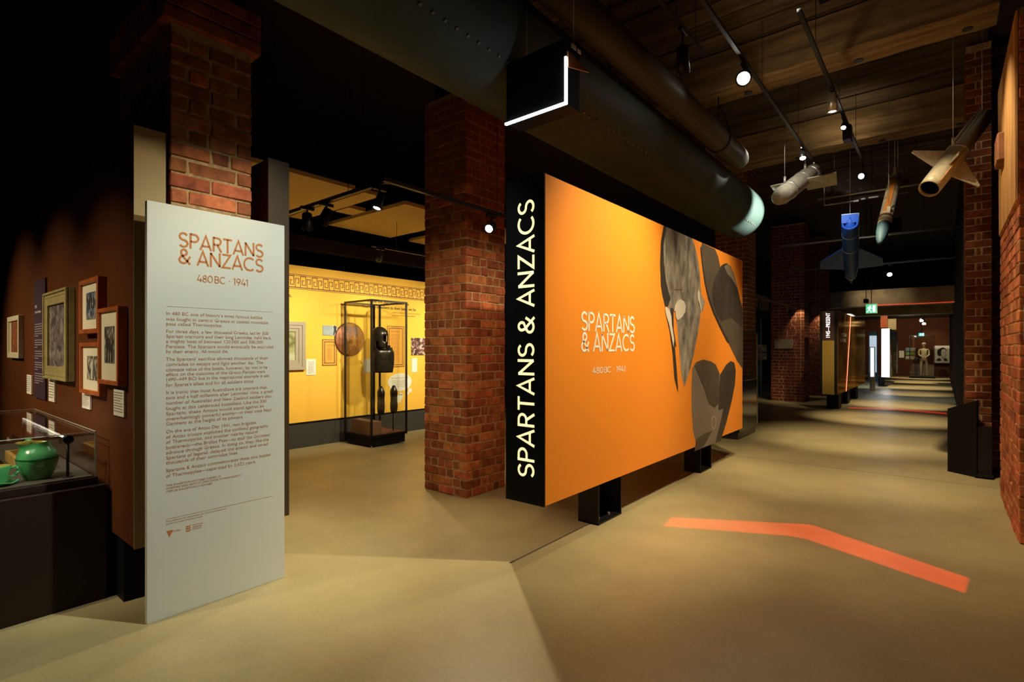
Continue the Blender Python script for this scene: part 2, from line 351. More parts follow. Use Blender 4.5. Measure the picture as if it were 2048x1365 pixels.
# ------------------------------------------------------------------ brickwork
BRK = {}
def brick_mesh(L, D, H, seed, m):
    key = (round(L, 3), round(D, 3), round(H, 3), seed % 4, m.name)
    if key not in BRK:
        rng = random.Random(seed % 4+int(L*1000)); v, f = chamfer(-L/2, L/2, -D/2, D/2, -H/2, H/2, .006, .0035, rng)
        mb = MB(); mb.add(v, f); me = mb.mesh('brick'); me.materials.append(m); BRK[key] = me
    return BRK[key]
def course_lengths(total, first, rng, S, Hd, J):
    """fill a course of given length starting with a brick of length first"""
    out = [first]; used = first
    while True:
        rem = total-used
        if rem <= .03: break
        if rem < Hd*.8+J: out[-1] += rem; break
        nx = S if (rem >= S+J and rng.random() < .62) else Hd
        if rem-J-nx < .035: nx = rem-J
        out.append(nx); used += J+nx
    return out
def brick_pillar(name, label, x0, x1, y0, y1, z0, z1, m, CH=.094, S=.222, Hd=.103, faces=('-y', '+x'), indiv=None, seed=1, cat='pillar', cap=None, group=None):
    """bricks with recessed mortar core; the faces named in `faces` get single bricks between indiv z's, the rest joined"""
    th = thing(name, label, cat, ((x0+x1)/2, (y0+y1)/2, z0), group)
    J = .012; D = .09; rng = random.Random(seed); rc = .006
    core = MB(); core.box(x0+rc, x1-rc, y0+rc, y1-rc, z0, z1); core.build('mortar', M_MORTAR, th)
    stuff = MB(); n = int((z1-z0)/CH)
    for r in range(n):
        zc = z0+r*CH+CH/2; H = CH-J
        for fc in ('-y', '+x', '+y', '-x'):
            W = (x1-x0) if fc in ('-y', '+y') else (y1-y0)
            odd = (r % 2 == 0) == (fc in ('-y', '+y'))
            a0 = 0 if odd else D+J*.5; a1 = W if odd else W-D-J*.5
            if not odd: a0, a1 = D+J, W-D-J
            ls = course_lengths(a1-a0, S if odd else (Hd if rng.random() < .5 else S*.9 if a1-a0 > S else Hd), rng, S, Hd, J)
            tot = sum(ls)+J*(len(ls)-1); k = (a1-a0)/tot
            p = a0
            for L in ls:
                L *= k; c_ = p+L/2; p += L+J*k
                L = max(.04, L)
                pr = rng.uniform(-.003, .005)
                if fc == '-y': pos = (x0+c_, y0+D/2-pr, zc); rot = 0
                elif fc == '+y': pos = (x0+c_, y1-D/2+pr, zc); rot = 0
                elif fc == '+x': pos = (x1-D/2+pr, y0+c_, zc); rot = PI/2
                else: pos = (x0+D/2-pr, y0+c_, zc); rot = PI/2
                if fc in faces and (indiv is None or indiv[0] <= zc <= indiv[1]):
                    o = bpy.data.objects.new('brick', brick_mesh(round(L/.02)*.02-.002 if abs(L-S) > .03 and abs(L-Hd) > .03 else L, D, H, rng.randrange(4), m)); COL.objects.link(o)
                    o.parent = th; o.matrix_parent_inverse = Matrix.Translation(th.location).inverted()
                    o.location = pos; o.rotation_euler = (rng.uniform(-.01, .01), rng.uniform(-.008, .008), rot+rng.uniform(-.01, .01))
                else:
                    v, f = chamfer(-L/2, L/2, -D/2, D/2, -H/2, H/2, .006, 0, None)
                    T = Matrix.Translation(pos) @ Matrix.Rotation(rot, 4, 'Z'); stuff.add([T @ Vector(q) for q in v], f)
    if stuff.v:
        o = stuff.build('brickwork', m, th); o['kind'] = 'stuff'
    return th
M_BRICKF = mat('joined_brick', (.26, .062, .022), .88, var=.6, scale=4.5, bump=.5, spec=.2, detail=3)
p1 = brick_pillar('brick_pillar', 'red brick pillar rising behind the pale standing text panel', -4.6, -3.58, 1.135, 1.615, 0, 3.53, M_BRICK, indiv=(2.2, 4), seed=3)
cp = MB()
for k in range(3):
    for j in range(5):
        cp.box(-4.64+j*.222, -4.64+(j+1)*.222-.012, 1.085, 1.66, 3.53+k*.094, 3.53+(k+1)*.094-.012, c=.006)
o = cp.build('corbel', M_BRICKF, p1); o['label'] = 'projecting brick corbel'
cp = MB(); cp.box(-4.5, -3.65, 1.15, 1.6, 3.82, 5.385); cp.build('upper_shaft', M_DARKWALL, p1)
p2 = brick_pillar('brick_pillar', 'free standing red brick pillar on the floor left of the orange wall', -4.48, -3.83, 3.92, 4.55, 0, 4.3, M_BRICK, indiv=(0, 3.3), seed=11)
cp = MB(); cp.box(-4.4, -3.9, 4.0, 4.5, 4.3, 5.44); cp.build('upper_shaft', M_DARKWALL, p2)
brick_pillar('brick_pillar', 'shadowed brick pillar just beyond the far end of the orange wall', -3.8, -3.14, 11.55, 12.2, 0, 5.4, M_BRICK_DIM, indiv=(9, 9), seed=5, S=.23)
brick_pillar('brick_pillar', 'wide brick pier with a framed plaque, left of the bronze wall', -4.05, -3.14, 17.4, 18.1, 0, 5.3, M_BRICK_DIM, indiv=(9, 9), seed=6)
brick_pillar('brick_pillar', 'second lamp-lit brick pier, nearest the bronze wall', -3.75, -3.0, 20.1, 20.8, 0, 5.3, M_BRICK_DIM, indiv=(9, 9), seed=7)
pn = brick_pillar('brick_pilaster', 'brick pilaster at the right edge with a lamp-lit side face',   .475, .95, 5.83, 7.62, 0, 4.3, M_BRICK, faces=('-x',), indiv=(0, 3.0), seed=8)
ps = MB()
for k, (xa, za, zb) in enumerate(((.458, 2.75, 4.3),)):
    v, f = chamfer(xa, .52, 5.84, 7.60, za, zb, .012, .006, random.Random(4)); ps.add(v, f)
o = ps.build('timber_post', M_POST, pn); o['label'] = 'rough timber plate above the bricks'
ps = MB(); ps.box(.405, .52, 6.84, 7.2, 3.37, 3.64, c=.012); o = ps.build('corbel_block', mat('reddish_block_timber', (.22, .085, .03), .8, var=.3, scale=8), pn); o['label'] = 'short timber corbel block'
ps = MB(); ps.cyl((.60, 5.8, 3.2), (1.3, 5.8, 4.4), .09, n=4, smooth=False); o = ps.build('brace', mat('weathered_brace', (.30, .27, .18), .8, var=.3, scale=12), pn); o['label'] = 'weathered diagonal brace'
ps = MB(); ps.box(.50, .72, 5.80, 5.86, 1.62, 1.92, c=.01); o = ps.build('stone_block', mat('pitted_stone', (.12, .11, .08), .9, var=.6, scale=40, bump=1), pn); o['label'] = 'pitted grey stone block'
brick_pillar('brick_pilaster', 'dim brick pilaster behind the black barrier at the right', .22, .47, 8.7, 9.3, 0, 5.35, M_BRICK_DIM, faces=('-y',), indiv=(0, 5), seed=9)
brick_pillar('brick_pilaster', 'recessed dark brick return between the two right pilasters', .48, .9, 8.95, 9.5, 0, 5.35, M_BRICK_DIM, faces=('-y',), indiv=(.6, 4.5), seed=10, CH=.094)
w_ = MB(); w_.box(.30, .5, 9.3, 37.9, 0, 5.4); struct('trim_3', w_, M_DARKWALL)
# ------------------------------------------------------------------ black gloss barrier at right
br = thing('barrier_panel', 'low black panel standing before the right brick pilaster', 'panel', (.15, 8.6, 0))
m_ = MB(); m_.poly([(.05, 8.72, 0), (.32, 8.50, 0), (.32, 8.50, .94), (.05, 8.72, .80)], off=(.02, .03, 0)); m_.build('panel_face', M_BLACK, br)
m_ = MB(); m_.box(.32, .46, 8.52, 8.62, 0, .62); m_.box(.30, .47, 8.46, 8.60, .02, .05); m_.build('support_box', M_BLACKM, br)
# ------------------------------------------------------------------ chocolate picture wall
pw = thing('picture_wall', 'chocolate brown display wall on a black plinth, hung with pictures', 'display wall', (-6.6, 1.03, 0))
m_ = MB(); m_.box(-10.5, -3.605, .96, 1.115, .41, 2.85); m_.build('panel_body', M_BROWN, pw)
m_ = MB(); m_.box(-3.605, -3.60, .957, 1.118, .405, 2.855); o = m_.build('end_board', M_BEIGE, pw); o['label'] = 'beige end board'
m_ = MB(); m_.box(-10.5, -3.9, .985, 1.10, 0, .41); m_.build('plinth', M_BLACK, pw)
pw2 = thing('display_wall', 'second display wall behind the pale text panel, seen only by its beige end, darkened for shade', 'display wall', (-5.2, 1.76, 0))
m_ = MB(); m_.box(-7.6, -3.535, 1.70, 1.84, .41, 2.85); m_.build('panel_body', M_BROWN, pw2)
m_ = MB(); m_.box(-3.535, -3.518, 1.697, 1.843, .405, 2.855); m_.build('end_board', M_BEIGE_SHADED, pw2)
m_ = MB(); m_.box(-7.55, -3.9, 1.73, 1.81, 0, .41); m_.build('plinth', M_BLACK, pw2)
# ------------------------------------------------------------------ pale text panel
ip = thing('text_panel', 'tall pale grey standing panel titled SPARTANS & ANZACS with terracotta text', 'sign', (-3.5, 1.39, 0))
PX0 = -3.48
m_ = MB(); m_.box(-3.515, PX0, .987, 1.79, 0, 2.405, c=.0015); m_.build('board', M_WHITEP, ip)
m_ = MB(); m_.box(-3.57, -3.515, 1.2, 1.55, .005, .5); m_.build('foot_bracket', M_BLACK, ip)
def PL(y, z, x=PX0+.0015): return frame_of((x, y, z), (0, 1, 0), (0, 0, 1))
T_ = [(1.146,2.155),(1.653,2.091),(1.146,2.07),(1.653,1.995),(1.245,1.971),(1.549,1.975)]
m_ = MB()
def title(mb, x, ya, yb, z1, z2, z3, h, h2, yc, yd, w=.125):
    lettering(mb, 'SPARTANS', PL(ya, z1, x), w=w, width=yb-ya, h=h, track=.04)
    lettering(mb, '& ANZACS', PL(ya, z2, x), w=w, width=yb-ya, h=h, track=.04)
    lettering(mb, '480|BC \u00b7 1941', PL(yc, z3, x), w=w*.9, width=yd-yc, h=h2, track=.04)
TT = [(1.146,2.164),(1.646,2.239),(1.146,2.067),(1.146,2.255),(1.245,1.971),(1.549,2.001),(1.245,2.016)]
title(m_, PX0+.0015, TT[0][0], TT[1][0], TT[0][1], TT[2][1], TT[4][1]-.003, TT[3][1]-TT[0][1], TT[6][1]-TT[4][1], TT[4][0], TT[5][0])
m_.build('title_lettering', M_TERRA, ip)
m_ = MB()
LINES = ["In 480 BC one of history's most famous battles", "was fought in central Greece at coastal mountain", "pass called Thermopylae.",
 "For three days, a few thousand Greeks, led by 300", "Spartan warriors and their king Leonidas, held back", "a mighty host of between 120,000 and 300,000", "Persians. The Spartans would eventually be encircled", "by their enemy. All would die.",
 "The Spartans' sacrifice allowed thousands of their", "comrades to escape and fight another day. The", "ultimate value of the battle, however, lay not in its", "effect on the outcome of the Greco-Persian wars", "(490\u2013449 BC) but in the inspirational example it set", "for Sparta's allies and for all soldiers since.",
 "It is ironic that most Australians are unaware that,", "two and a half millennia after Leonidas' time, a small", "number of Australian and New Zealand soldiers also", "fought at this celebrated battlefield. Like the 300", "Spartans, these Anzacs would stand against an", "overwhelmingly powerful enemy\u2014in their case Nazi", "Germany at the height of its powers.",
 "On the eve of Anzac Day 1941, two brigades", "of Anzac troops exploited the confined geography", "of Thermopylae, and another nearby natural", "bottleneck\u2014the Brallos Pass\u2014to stall the Germans'", "advance through Greece. In doing so, they, like the", "Spartans of legend, delayed the enemy and saved", "thousands of their comrades lives.",
 "Spartans & Anzacs commemorates these two battles", "of Thermopylae\u2014separated by 2,422 years."]
LV = [(1.081,1.76),(1.081,1.728),(1.081,1.699),(1.081,1.656),(1.081,1.627),(1.081,1.598),(1.081,1.567),(1.081,1.538),(1.081,1.493),(1.081,1.463),(1.081,1.432),(1.081,1.404),(1.081,1.375),(1.081,1.343),(1.081,1.299),(1.081,1.269),(1.081,1.238),(1.081,1.206),(1.081,1.176),(1.081,1.146),(1.081,1.117),(1.081,1.072),(1.081,1.041),(1.081,1.011),(1.081,0.98),(1.081,0.95),(1.081,0.92),(1.081,0.891),(1.081,0.847),(1.081,0.815)]
RE = [(1.637,1.755),(1.677,1.723),(1.387,1.713),(1.677,1.623),(1.697,1.624),(1.643,1.623),(1.71,1.557),(1.423,1.557),(1.677,1.49),(1.643,1.457),(1.67,1.423),(1.656,1.391),(1.68,1.39),(1.584,1.361),(1.67,1.29),(1.707,1.254),(1.697,1.222),(1.666,1.191),(1.646,1.192),(1.697,1.155),(1.515,1.139),(1.597,1.065),(1.677,1.04),(1.607,1.031),(1.69,0.988),(1.68,0.956),(1.673,0.923),(1.484,0.918),(1.693,0.82),(1.597,0.803)]
for s_, (y_, z_), (ye, _z) in zip(LINES, LV, RE): typed(m_, s_, .0285, PL(y_, z_), width=ye-y_)
SM = [(1.081,0.763),(1.081,0.746),(1.081,0.728),(1.381,0.715),(1.505,0.69),(1.335,0.724),(1.081,0.556),(1.081,0.541),(1.411,0.489),(1.273,0.524)]
for k, s_ in enumerate(("THIS EXHIBITION FEATURES SCENES OF", "WARFARE AND ARTISTIC DEPICTIONS OF MALE NUDITY.", "VISITOR DISCRETION IS ADVISED.")): typed(m_, s_, .0165, PL(*SM[k]), width=SM[3+k][0]-SM[k][0])
typed(m_, "This exhibition was supported by the Victorian Government", .0135, PL(*SM[6]), width=SM[8][0]-SM[6][0])
typed(m_, "and the Victorian Veterans Council", .0135, PL(*SM[7]), width=SM[9][0]-SM[7][0])
m_.build('body_lettering', mat('soft_terracotta_ink', (.46, .20, .09), .6), ip)
m_ = MB()
RU = [(1.084,1.809),(1.71,1.758),(1.081,0.573),(1.71,0.548)]
for a, b_ in ((0, 1), (2, 3)): m_.box(PX0+.0005, PX0+.0012, RU[a][0], RU[b_][0], RU[a][1], RU[a][1]+.0012)
m_.build('ruled_line', mat('thin_rule_ink', (.42, .22, .12), .6), ip)
m_ = MB(); LG = [(1.084,0.504),(1.115,0.496),(1.099,0.465),(1.104,0.477),(1.146,0.473),(1.185,0.51),(1.21,0.507),(1.215,0.466)]
t0_ = MB(); t0_.poly([(PX0+.001, LG[0][0], LG[0][1]), (PX0+.001, LG[1][0]+.003, LG[0][1]), (PX0+.001, LG[2][0], LG[2][1])])
typed(t0_, "VICTORIA", .0125, PL(LG[2][0]+.002, LG[0][1]-.014), width=.058)
t0_.build('triangle_logo', M_TERRA, ip)
for k in range(3):
    z_ = LG[5][1]-.004-k*.013; a = LG[5][0]; 
    ribbon(m_, [(a, z_), (a+.012, z_-.006), (a+.026, z_)], .007, lambda p: Vector((PX0+.001, p[0], p[1])))
for k, s_ in enumerate(("VICTORIAN", "VETERANS", "COUNCIL")): typed(m_, s_, .0115, PL(LG[5][0]+.034, LG[5][1]-.010-k*.0125), width=.058-.004*k)
m_.build('chevron_logo', M_TERRA, ip)
# ------------------------------------------------------------------ orange feature wall
ow = thing('orange_display_wall', 'large free-standing orange wall titled SPARTANS & ANZACS with helmet and hat artwork', 'display wall', (-2.43, 5.57, 0))
OX = -2.25
m_ = MB(); m_.box(-2.60, OX, 3.125, 8.03, .41, 2.85); m_.build('panel_body', M_ORANGE, ow)
m_ = MB(); m_.box(-2.612, OX+.002, 3.11, 3.127, .405, 2.855, c=.001); o = m_.build('end_panel', M_NIGHT, ow); o['label'] = 'near-black end panel'
m_ = MB(); lettering(m_, 'SPARTANS & ANZACS', frame_of((-2.335, 3.1085, .60), (0, 0, 1), (-1, 0, 0)), w=.125, width=2.075, h=.158, track=.07)
m_.build('end_lettering', M_CREAMLIT, ow)
m_ = MB(); O1 = [(3.62,1.713),(4.569,1.697),(3.62,1.54),(3.62,1.874),(3.8,1.356),(4.387,1.335),(3.8,1.41)]
title(m_, OX+.002, O1[0][0], O1[1][0], O1[0][1]-.004, O1[2][1], O1[4][1], O1[3][1]-O1[0][1], (O1[6][1]-O1[4][1]), O1[4][0], O1[5][0], w=.12)
m_.build('title_lettering', M_WHITEINK, ow)
for (ya, yb) in ((4.07, 4.50), (6.6, 7.0)):
    t = MB(); t.box(-2.56, -2.35, ya, ya+.012, 0, .41); t.box(-2.56, -2.35, yb-.012, yb, 0, .41); t.box(-2.56, -2.35, ya, yb, 0, .012); t.box(-2.56, -2.548, ya+.14, yb, 0, .41)
    f_ = t.build('foot_frame', M_BLACKM, ow)
    t = MB()
    for q in (ya+.12, yb-.12): t.cyl((-2.42, q, .012), (-2.42, q, .034), .013, n=6, smooth=False)
    t.build('anchor_bolt', M_STEEL, f_)
def art(name, pts, m, k=1, label=None):
    t = MB(); t.poly([(OX+.0015*k, y_, min(z_, 2.849)) for y_, z_ in pts]); o = t.build(name, m, ow)
    if label: o['label'] = label
M_H1 = mat('helmet_print', (.17, .14, .105), .6, var=.6, scale=5, bump=0, stretch=(1, 1.6, .8), var2=(.40, .34, .25))
M_H2 = mat('dark_print', (.030, .022, .014), .6)
M_H3 = mat('hat_brown_print', (.085, .058, .036), .6, var=.2, scale=4)
M_H4 = mat('hat_light_print', (.21, .16, .115), .6, var=.12, scale=3)
M_H5 = mat('hat_dark_print', (.040, .028, .018), .6, var=.3, scale=4)
M_H6 = mat('pale_print', (.66, .58, .44), .6)
art('printed_helmet', [(5.239,2.854),(6.048,2.856),(6.16,2.729),(6.246,2.601),(6.299,2.46),(6.317,2.314),(6.35,2.211),(6.471,2.145),(6.395,2.033),(6.35,2.004),(6.32,2.082),(6.311,1.955),(6.281,1.869),(6.252,1.792),(6.103,1.521),(5.96,1.3),(5.801,1.129),(5.713,1.298),(5.655,1.573),(5.61,1.774),(5.573,1.89),(5.554,1.975),(5.501,1.972),(5.496,1.771),(5.571,1.583),(5.542,1.602),(5.486,1.725),(5.434,1.865),(5.376,2.003),(5.273,2.01),(5.206,2.12),(5.166,2.217),(5.147,2.441),(5.166,2.67)], M_H1, 1, 'print of a corroded ancient helmet')
art('printed_helmet_shadow', [(5.239,2.854),(5.295,2.853),(5.228,2.635),(5.239,2.453),(5.295,2.275),(5.411,2.099),(5.341,2.01),(5.273,2.01),(5.206,2.12),(5.166,2.217),(5.147,2.441),(5.166,2.67)], M_H2, 2)
art('printed_cheek_guard', [(5.268,2.005),(5.376,1.891),(5.458,1.77),(5.52,1.623),(5.583,1.322),(5.623,1.084),(5.52,1.245),(5.47,1.524),(5.385,1.767),(5.318,1.879)], M_H2, 3)
art('printed_nose_guard', [(5.415,2.005),(5.486,2.0),(5.496,1.771),(5.571,1.583),(5.542,1.602),(5.486,1.725),(5.434,1.865)], M_H2, 3)
art('printed_eye', [(5.69,2.115),(5.793,2.098),(5.84,2.046),(5.819,1.98),(5.728,1.917),(5.603,1.877),(5.554,1.908),(5.542,1.975),(5.501,1.972),(5.53,2.041),(5.603,2.094)], M_H6, 4)
art('printed_eye', [(5.295,2.009),(5.369,1.984),(5.425,1.921),(5.446,1.818),(5.506,1.663),(5.486,1.583),(5.434,1.695),(5.364,1.834),(5.295,1.915),(5.266,1.987)], M_H6, 4)
art('printed_ear_slot', [(6.232,2.277),(6.276,2.237),(6.293,2.133),(6.335,2.061),(6.329,1.998),(6.276,2.1),(6.212,2.153),(6.206,2.231)], M_H6, 4)
art('printed_brow_line', [(5.754,2.24),(5.754,2.231),(5.494,2.205),(5.434,2.166),(5.422,2.1),(5.399,2.098),(5.406,2.174),(5.477,2.214)], M_H4, 4)
art('printed_hat', [(6.371,2.848),(6.84,2.84),(6.959,2.761),(7.046,2.635),(7.153,2.688),(7.3,2.72),(7.47,2.698),(7.627,2.607),(7.769,2.448),(7.902,2.284),(8.031,2.165),(8.057,2.039),(8.048,1.27),(7.769,1.395),(7.603,1.5),(7.359,1.663),(7.046,1.829),(6.774,2.01),(6.58,2.186),(6.455,2.37),(6.371,2.574),(6.32,2.758)], M_H3, 1, 'print of a dark slouch hat')
art('printed_hat_crown', [(7.3,2.72),(7.47,2.698),(7.627,2.607),(7.769,2.448),(7.902,2.284),(8.031,2.102),(7.979,1.883),(7.728,1.949),(7.49,1.999),(7.082,1.928),(6.908,2.006),(6.757,2.165),(6.724,2.307),(6.84,2.486),(7.082,2.662)], M_H5, 2)
art('printed_hat_rim', [(6.32,2.8),(6.341,2.772),(6.395,2.577),(6.486,2.373),(6.612,2.21),(6.807,2.035),(7.082,1.853),(7.413,1.648),(7.337,1.648),(7.046,1.829),(6.774,2.01),(6.58,2.186),(6.455,2.37),(6.371,2.574),(6.311,2.757)], M_H2, 3)
art('printed_hat_highlight', [(7.189,2.663),(7.356,2.714),(7.509,2.666),(7.667,2.562),(7.81,2.402),(7.687,2.465),(7.49,2.543),(7.337,2.575)], M_H4, 3)
art('printed_hat', [(6.046,1.339),(6.164,1.41),(6.409,1.434),(6.669,1.408),(6.858,1.364),(7.038,1.228),(7.282,1.354),(7.479,1.398),(7.635,1.372),(7.707,1.267),(7.665,1.063),(7.52,0.843),(7.282,0.566),(7.056,0.36),(6.119,0.365),(6.164,0.466),(6.075,0.612),(6.032,0.83),(6.023,1.096)], M_H4, 1, 'print of a pale upturned hat')
art('printed_hat_fold', [(7.038,1.228),(7.282,1.354),(7.479,1.398),(7.635,1.372),(7.707,1.267),(7.665,1.063),(7.52,0.843),(7.282,0.566),(7.056,0.36),(6.848,0.36),(7.056,0.615),(7.168,0.773),(6.965,0.767),(6.99,1.039)], M_H5, 2)
art('printed_hat_shade', [(6.119,1.364),(6.223,1.411),(6.409,1.434),(6.669,1.408),(6.858,1.364),(6.99,1.253),(6.99,0.86),(6.806,0.816),(6.603,0.891),(6.44,1.082),(6.254,1.246)], M_H3, 3)
art('printed_hat_band', [(6.178,0.491),(6.409,0.527),(6.737,0.533),(6.636,0.488),(6.472,0.407),(6.346,0.362),(6.119,0.365),(6.164,0.466)], M_H3, 3)
t = MB(); ribbon(t, [(p[0], p[1]) for p in [(6.772,0.715),(6.858,0.671),(6.858,0.589),(6.789,0.544),(6.703,0.594),(6.696,0.676),(6.772,0.715)]], .006, lambda p: Vector((OX+.005, p[0], p[1]))); t.build('printed_vent', M_H6, ow)
# ------------------------------------------------------------------ suspended LED-edged box
lb = thing('hanging_light_box', 'black box hanging above the orange wall with a white LED edge', 'lamp', (-2.26, 3.15, 3.24))
m_ = MB(); m_.box(-2.53, -2.0, 3.02, 3.2, 3.25, 3.70); m_.build('box_body', M_BLACK, lb)
m_ = MB(); m_.box(-2.53, -1.985, 3.0, 3.02, 3.238, 3.252); m_.box(-1.998, -1.984, 3.0, 3.02, 3.238, 3.56); m_.build('led_strip', M_LED, lb)
m_ = MB(); m_.poly([(-1.985, 3.03, 3.50), (-1.985, 3.03, 3.61), (-1.93, 3.22, 3.52)], off=(-.01, 0, 0)); m_.build('corner_bracket', mat('copper_bracket', (.45, .16, .06), .4), lb)
m_ = MB(); m_.cyl((-2.36, 3.05, 3.70), (-2.36, 3.05, 4.2), .003, n=6); m_.cyl((-2.02, 3.15, 3.70), (-2.02, 3.15, 5.385), .003, n=6); m_.build('suspension_wire', M_WIRE, lb)
m_ = MB(); m_.box(-1.995, -1.99, 3.08, 3.14, 3.66, 3.69); m_.box(-1.995, -1.99, 3.16, 3.20, 3.66, 3.685); m_.build('connector_label', M_LABEL, lb)
# ------------------------------------------------------------------ big riveted cylinder and thin tube overhead
hull = thing('riveted_cylinder', 'huge dark riveted cylinder hung lengthwise above the orange wall, pale at its far end', 'cylinder', (-2.86, 5, 4.02))
m_ = MB(); prof = [(0, 0), (0, .44)] + [(12.9*i/24+.02, .44) for i in range(25)] + [(13, .43), (13, 0)]
m_.rev((-2.86, -3, 4.02), (-2.86, 10, 4.02), prof, n=48); m_.build('shell', M_PIPE, hull)
m_ = MB()
for i in range(118):
    y = -2.9+i*.108; a = math.radians(-42); p = Vector((-2.86+.44*math.cos(a), y, 4.02+.44*math.sin(a))); d = Vector((math.cos(a), 0, math.sin(a)))
    m_.cyl(p-d*.004, p+d*.012, .016, .010, n=6)
o = m_.build('rivet_row', mat('rivet_steel', (.16, .12, .09), .5), hull); o['kind'] = 'stuff'
m_ = MB()
for y in (2.2, 5.2, 8.2): m_.cyl((-2.86, y, 4.4), (-2.86, y, 5.385), .02, n=8)
m_.build('hanger_rod', M_BLACKM, hull)
tb = thing('long_tube', 'slim silver tube with rounded lit end beside the riveted cylinder', 'cylinder', (-2.29, 4, 4.33))
m_ = MB(); m_.rev((-2.29, 1.5, 4.33), (-2.29, 8.15, 4.33), [(0, 0), (0, .15), (6.3, .15), (6.45, .145), (6.55, .125), (6.62, .08), (6.65, .0)], n=32); m_.build('tube_body', M_TUBE, tb)
m_ = MB(); m_.tube([(-2.29, 7.1, 4.45), (-2.29, 7.1, 4.9)], .008); m_.tube([(-2.13, 7.1, 4.33), (-2.2, 7.1, 4.6), (-2.29, 7.1, 4.8)], .008); m_.rev((-2.29, 7.08, 4.33), (-2.29, 7.12, 4.33), [(0, .152), (0, .165), (.04, .165), (.04, .152)], n=24); m_.build('cradle', M_BLACKM, tb)
# ------------------------------------------------------------------ spotlight fixtures
def lamp_head(mb_body, mb_lens, p, d, r=.045, L=.13):
    p = Vector(p); d = Vector(d).normalized()
    mb_body.cyl(p-d*L, p, r*.85, r, n=14); mb_body.rev(p, p+d, [(0, r), (.012, r), (.012, r*.8), (0, r*.8)], n=14)
    mb_lens.cyl(p+d*.001, p+d*.004, r*.78, n=14)
def track_spot(label, p, d, top, m_body=None, lens=None, r=.045, L=.13, group=None, beam=None):
    """spotlight with head at p facing d, hung by a stem from a track at height top"""
    th = thing('track_spotlight', label, 'spotlight', p, group)
    mb = M_BLACKM if m_body is None else m_body
    p = Vector(p); dd = Vector(d).normalized(); q = p-dd*L*.6
    b1, b2 = MB(), MB(); lamp_head(b1, b2, p, dd, r, L); b1.build('lamp_head', mb, th); b2.build('lens', lens or M_LAMP, th)
    s_ = MB(); s_.cyl((q.x, q.y, q.z), (q.x, q.y, top), .010, n=8); s_.build('stem', M_BLACKM, th)
    a_ = MB(); a_.box(q.x-.02, q.x+.02, q.y-.07, q.y+.07, top-.03, top, c=.004); a_.build('adapter', M_BLACKM, th)
    return th
def track(label, a, b, top=5.385):
    th = thing('lighting_track', label, 'lighting track', a)
    a = Vector(a); b = Vector(b); m_ = MB()
    if abs(a.x-b.x) < .01: m_.box(a.x-.018, a.x+.018, a.y, b.y, a.z, a.z+.035)
    else: m_.box(a.x, b.x, a.y-.018, a.y+.018, a.z, a.z+.035)
    m_.build('rail', M_BLACKM, th)
    for i in range(3):
        p = a.lerp(b, (i+.5)/3); r_ = MB(); r_.cyl((p.x, p.y, p.z+.035), (p.x, p.y, top), .0035, n=6); r_.build('suspension_wire', M_BLACKM, th)
    return th
track('black lighting track carrying the brightest spotlight over the walkway', (-1.6, 3.6, 4.56), (-1.6, 9.4, 4.56))
track('black lighting track nearer the right wall, carrying small spotlights', (-1.0, 5.3, 4.60), (-1.0, 10.1, 4.60))
track('black lighting track running in front of the free standing brick pillar', (-3.6, 2.7, 2.96), (-3.6, 5.6, 2.96))
track('black lighting track crossing toward the yellow wall', (-7.4, 2.8, 2.985), (-3.63, 2.8, 2.985), 3.5)
track('black lighting track high over the yellow wall display case', (-6.4, 4.6, 3.05), (-6.4, 7.3, 3.05), 3.5)
track('short black lighting track left of the brightest spotlight', (-1.85, 3.9, 4.5), (-1.85, 5.3, 4.5))
track('far black lighting track before the wide brick pier', (-3.35, 12.6, 2.75), (-3.35, 19.5, 2.75))
track('far black lighting track crossing over the walkway', (-3.0, 15.0, 3.55), (.2, 15.0, 3.55))
cam_dir = lambda p: (Vector((0, 0, 1.0))-Vector(p))
track_spot('brightest spotlight above the walkway, glaring at the viewer', (-1.6, 5.75, 4.38), (.15, -.85, -.55), 4.56, r=.08, L=.16)
track_spot('bright spotlight directly above the grey missile', (-1.6, 8.75, 4.40), (.1, -.5, -.85), 4.56, r=.05)
track_spot('pale cylindrical spotlight pointing straight down', (-1.0, 7.15, 4.36), (0, .05, -1), 4.60, m_body=M_STEEL, lens=M_LAMPD, r=.055, L=.2)
track_spot('small lit spotlight just beyond the pale cylindrical one', (-1.0, 8.05, 4.46), (0, -.7, -.7), 4.60, r=.035, L=.1)
track_spot('round-faced spotlight low on the track end behind the grey missile', (-1.0, 10.0, 4.32), (-.2, -1, -.3), 4.60, r=.055, lens=M_LAMPD)
track_spot('dark unlit tall spotlight left of the brightest spotlight', (-1.85, 4.75, 4.12), (0, .1, -1), 4.5, r=.06, L=.22, lens=M_BLACK)
bx = thing('track_box', 'small black power box on the right hand track', 'box', (-1.0, 8.45, 4.45)); m_ = MB(); m_.box(-1.05, -.95, 8.35, 8.52, 4.40, 4.60, c=.008); m_.build('housing', M_BLACKM, bx)
track_spot('bright spotlight in front of the free standing brick pillar', (-3.6, 4.02, 2.80), (.35, -.85, -.45), 2.96, r=.05)
track_spot('bright spotlight on the crossing track, left of the brick pillar', (-3.82, 2.8, 2.80), (.0, -.35, -.95), 2.985, r=.04, L=.12)
track_spot('left one of two black spotlights angled at each other', (-4.98, 2.8, 2.80), (-.6, .35, -.6), 2.985, lens=M_BLACK, r=.055, L=.15)
track_spot('right one of two black spotlights angled at each other', (-4.70, 2.8, 2.80), (-.5, -.15, -.75), 2.985, lens=M_LAMPD, r=.055, L=.15)
